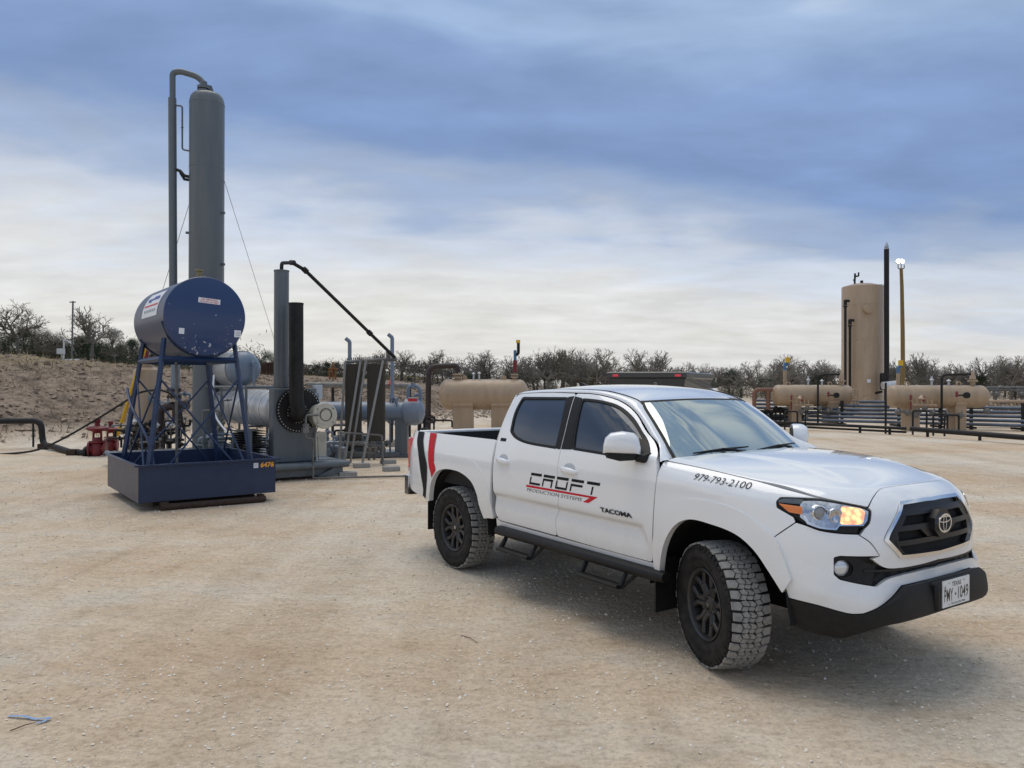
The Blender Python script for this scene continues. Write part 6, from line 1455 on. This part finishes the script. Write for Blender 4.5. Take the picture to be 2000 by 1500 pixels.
# ================================================================== TREES
def bare_tree(seed,H,spread,levels=5,droop=.0,lean=0,twig=1.0):
    rnd=random.Random(seed); tr=MB(); cw=MB()
    def seg(mb,a,b,ra,rb,n):
        ra=max(ra,.011*twig); rb=max(rb,.009*twig)
        mb.tube([a,b],[ra,rb],n,cap=False)
    def grow(p,d,l,r_,lv):
        n=3 if lv<2 else 2; q=p; dd=d.copy()
        for k in range(n):
            dd=(dd+Vector((rnd.uniform(-1,1),rnd.uniform(-1,1),rnd.uniform(-.6,.8)))*(.22 if lv else .10)).normalized()
            e=q+dd*l/n; r2=r_*(1-.30/n*(k+1)/1); seg(tr if lv<3 else cw,q,e,r_*(1-.3*k/n),r_*(1-.3*(k+1)/n),6 if lv<2 else (4 if lv<3 else 3)); 
            if lv>=1 and k<n-1 and lv<levels:
                side(e,dd,l*.6,r_*.5,lv+1)
            q=e
        if lv<levels:
            m=(3 if rnd.random()<.75 else 2) if lv else 5
            for i in range(m): 
                ax=dd.orthogonal().normalized(); ax.rotate(Matrix.Rotation(rnd.uniform(0,2*PI),3,dd)); ang_=rnd.uniform(.35,.95)*(spread if lv<2 else 1.0)
                nd=dd.copy(); nd.rotate(Matrix.Rotation(ang_,3,ax)); nd.z=nd.z*.9+.12-droop*lv*.05; nd.normalize()
                grow(q,nd,l*rnd.uniform(.58,.80),r_*rnd.uniform(.56,.70),lv+1)
    def side(p,d,l,r_,lv):
        ax=d.orthogonal().normalized(); ax.rotate(Matrix.Rotation(rnd.uniform(0,2*PI),3,d)); nd=d.copy(); nd.rotate(Matrix.Rotation(rnd.uniform(.6,1.2),3,ax)); grow(p,nd,l*rnd.uniform(.7,1),r_,lv)
    grow(Vector((0,0,0)),Vector((lean,0,1)).normalized(),H*.22,H*.020,0)
    zs=max(v.z for v in tr.v+cw.v); s=H/zs
    for v in tr.v+cw.v: v*=s
    for mb in(cw,):
        pass
    return tr,cw
BARK=mat('bark',(.10,.088,.075),.95,noise=.3,nscale=3,col2=(.17,.155,.135)); TWIG=mat('twigs',(.16,.142,.12),.95,nscale=1,col2=(.24,.215,.185)); TWIG2=mat('dark_twigs',(.095,.085,.068),.95,nscale=1,col2=(.16,.14,.115))
LEAF=mat('cedar_leaf',(.022,.040,.018),.9,noise=.3,nscale=2,col2=(.045,.058,.030)); LEAF2=mat('brown_oak_leaf',(.085,.062,.032),.9,noise=.3,nscale=2,col2=(.05,.045,.025))
def leafy(seed,H,Wd,n=5200,sz=.13,low=.04):
    rnd=random.Random(seed); tr=MB(); cw=MB(); tr.tube([(0,0,0),(.05,0,H*.4),(0,.05,H*.75)],[H*.03,H*.02,H*.008],6)
    cl=[]
    for i in range(26):
        a=rnd.uniform(0,2*PI); h=rnd.uniform(low,.93); rr=Wd*(1-(max(0,h-.35)/.75)**1.6)*rnd.uniform(.25,1)*.5; c=Vector((rr*math.cos(a),rr*math.sin(a),h*H)); cl.append((c,rnd.uniform(.15,.25)*Wd)); tr.tube([(0,0,h*H*.7),c],[H*.008,H*.003],4,cap=False)
    for i in range(n):
        c,r_=rnd.choice(cl); v=Vector((rnd.gauss(0,1),rnd.gauss(0,1),rnd.gauss(0,.8))).normalized()*r_*rnd.uniform(.35,.97); p=c+v; s=sz*rnd.uniform(.5,1.3)
        if p.z<.05: p.z=.05+rnd.random()*.2
        u=Vector((rnd.gauss(0,1),rnd.gauss(0,1),rnd.gauss(0,1))).normalized()*s; w_=u.orthogonal().normalized()*s*rnd.uniform(.4,.8); cw.add([p-u,p+w_,p+u*.9],[(0,1,2)])
    return tr,cw
def mk_tree(name,data,bm_,cm_,lab_,grp):
    o=empty(name,(0,0,-50),0,lab_,'tree',grp); tr,cw=data; tr.build('trunk',bm_,o,ang=80); cw.build('crown',cm_,o,smooth=False); return o
G1='bare oaks along the treeline'; G2='dark evergreen trees along the treeline'
B=[('bare_oak',bare_tree(11,6.2,1.25,5),TWIG),('bare_oak',bare_tree(23,6.0,1.4,5),TWIG2),('bare_oak',bare_tree(37,6.5,1.1,5),TWIG),('bare_oak',bare_tree(45,5.6,1.45,5),TWIG2)]

protoB=[mk_tree(n,d,BARK,m,None,None) for n,d,m in B]
protoL=[mk_tree('cedar_tree',leafy(5,4.6,4.2,24000,.05),BARK,LEAF,None,None),mk_tree('cedar_tree',leafy(6,4.2,5.0,24000,.05),BARK,LEAF,None,None),mk_tree('live_oak',leafy(7,4.6,5.2,20000,.05),BARK,LEAF2,None,None)]
used=set(); TREES=[]
MARKS=[(-99,262,'left of the blue tank'),(262,545,'behind the blue tank and grey column'),(545,660,'just right of the still column'),(660,780,'behind the coil rack'),(780,860,'left of the centre tan vessel'),(860,1035,'above the centre tan vessel'),(1035,1190,'left of the dark truck cap'),(1190,1400,'behind the dark truck cap'),(1400,1510,'right of the dark truck cap'),(1510,1645,'above the left tan vessel'),(1645,1765,'beside the tall tan tank'),(1765,1930,'above the right tan vessel'),(1930,2200,'at the right edge')]
ORD='first second third fourth fifth sixth seventh eighth ninth tenth eleventh twelfth thirteenth fourteenth fifteenth sixteenth seventeenth eighteenth nineteenth twentieth'.split()
def relabel():
    d={}
    for o in TREES:
        px=1000+o.location.x/o.location.y*F; seg=[m_ for a_,b_,m_ in MARKS if a_<=px<b_] or ['at the right edge']
        d.setdefault((o['label'],seg[0]),[]).append((px,o))
    for (l,m_),v in d.items():
        v.sort(key=lambda t:t[0])
        for i,(px,o) in enumerate(v): o['label']=(l+', '+(ORD[min(i,19)]+' from left ' if len(v)>1 else '')+m_)
def put(proto,x,y,z,s,rz,lab_,grp,cat='tree'):
    o=proto if id(proto) not in used else copy_tree(proto)
    used.add(id(proto)); o.location=(x,y,z); o.scale=(s,s,s*1.0); o.rotation_euler=(0,0,rz); tag(o,lab_,cat,grp)
    if grp: TREES.append(o)
    return o
random.seed(77)
# right and centre treeline
k=0
px=560
tops=[(560,706),(640,700),(700,690),(760,688),(820,690),(880,692),(940,690),(1000,696),(1050,684),(1100,680),(1150,686),(1190,695),(1215,720),(1240,694),(1275,688),(1300,705),(1330,712),(1380,716),(1430,716),(1480,706),(1540,702),(1600,706),(1650,704),(1700,704),(1760,700),(1800,698),(1850,712),(1900,706),(1960,698),(2040,700)]
while px<2060:
    Y=random.uniform(84,104); tp=citp(tops,px)+random.uniform(-4,5); x=(px-1000)/F*Y; z=ground_z(x,Y,False); H=(CAMZ+(750-tp)*Y/F-z)*1.07
    pr=random.choice(protoB); put(pr,x,Y,z-.05,H/6.1,random.uniform(0,6.28),'near row bare oak',G1); 
    px+=random.uniform(19,34)
px=545
while px<2060:
    Y=random.uniform(106,122); tp=citp(tops,px)+random.uniform(2,12); x=(px-1000)/F*Y; z=ground_z(x,Y,False); H=CAMZ+(750-tp)*Y/F-z
    put(random.choice(protoB),x,Y,z-.05,H/6.1,random.uniform(0,6.28),'rear row bare oak',G1); px+=random.uniform(18,32)
px=570
while px<2060:
    Y=random.uniform(88,98); tp=random.uniform(722,740) if not(560<px<720) else random.uniform(700,716); x=(px-1000)/F*Y; z=ground_z(x,Y,False); H=CAMZ+(750-tp)*Y/F-z
    put(random.choice(protoL),x,Y,z-.1,H/4.4,random.uniform(0,6.28),'low dark evergreen',G2); px+=random.uniform(40,85) if px>720 else random.uniform(18,28)
# left plateau
for i,px in enumerate([-20,15,45,75,100,128,155,180,205,232,258,285,300,330,350,450,480,505,530,60,110,170,220]):
    Y=random.uniform(56,66); tp={0:648}.get(i,652+random.uniform(-8,14)) if px<120 else (660+random.uniform(-14,16) if px<300 else 690+random.uniform(-8,8)); x=(px-1000)/F*Y; z=ground_z(x,Y,False); H=CAMZ+(750-tp)*Y/F-z
    pr=protoL[2] if px in(60,75,100,110) else random.choice(protoL[:2]); put(pr,x,Y,z-.1,H/4.4,random.uniform(0,6.28),'brown leaved oak' if pr is protoL[2] else 'dense dark evergreen on the bank',('brown oaks on the left bank' if pr is protoL[2] else 'evergreens on the left bank'))
p1_=mk_tree('bare_oak',bare_tree(91,6,1.25,5),BARK,TWIG2,None,None)
for px,tp,Y,lab_ in((38,588,50,'tall crooked bare oak at the far left edge on the bank'),(178,606,50,'spreading bare tree with fine branches left of the blue tank')):
    x=(px-1000)/F*Y; z=ground_z(x,Y,False); H=CAMZ+(750-tp)*Y/F-z; put(p1_ if px==38 else protoB[2],x,Y,z-.05,H/6.0,.6 if px==38 else 2.,lab_,None)
for px,tp,Y in ((0,640,54),(90,650,56),(225,655,57),(300,690,60)):
    x=(px-1000)/F*Y; z=ground_z(x,Y,False); H=CAMZ+(750-tp)*Y/F-z; put(random.choice(protoB),x,Y,z-.05,H/6.1,px,'bare oak among evergreens','bare oaks on the left bank')
# undergrowth that reads as one mass
mb=MB(); rnd=random.Random(9)
for i in range(80000):
    px=rnd.uniform(430,2100); Y=rnd.uniform(100,126); x=(px-1000)/F*Y; z=ground_z(x,Y,False)+min(abs(rnd.gauss(0,1.5)),1.6+1.2*vn(px*.02,3))*(.6 if px<760 else 1); s=rnd.uniform(.08,.20)
    u=Vector((rnd.gauss(0,1),rnd.gauss(0,1),rnd.gauss(0,1.3))).normalized()*s; w_=u.orthogonal().normalized()*s*.4; p=Vector((x,Y,z)); mb.add([p-u,p+w_,p+u],[(0,1,2)])
for i in range(20000):
    px=rnd.uniform(-60,520); Y=rnd.uniform(64,76); x=(px-1000)/F*Y; z=ground_z(x,Y,False)+abs(rnd.gauss(0,1.0)); s=rnd.uniform(.08,.2)
    u=Vector((rnd.gauss(0,1),rnd.gauss(0,1),rnd.gauss(0,1.3))).normalized()*s; w_=u.orthogonal().normalized()*s*.4; p=Vector((x,Y,z)); mb.add([p-u,p+w_,p+u],[(0,1,2)])
ug=mb.build('undergrowth',mat('undergrowth_leaf',(.038,.038,.026),.95,noise=.3,nscale=.3,col2=(.095,.080,.058)),smooth=False); tag(ug,'dark tangled brush filling the foot of the treeline','brush',kind='stuff')

relabel()
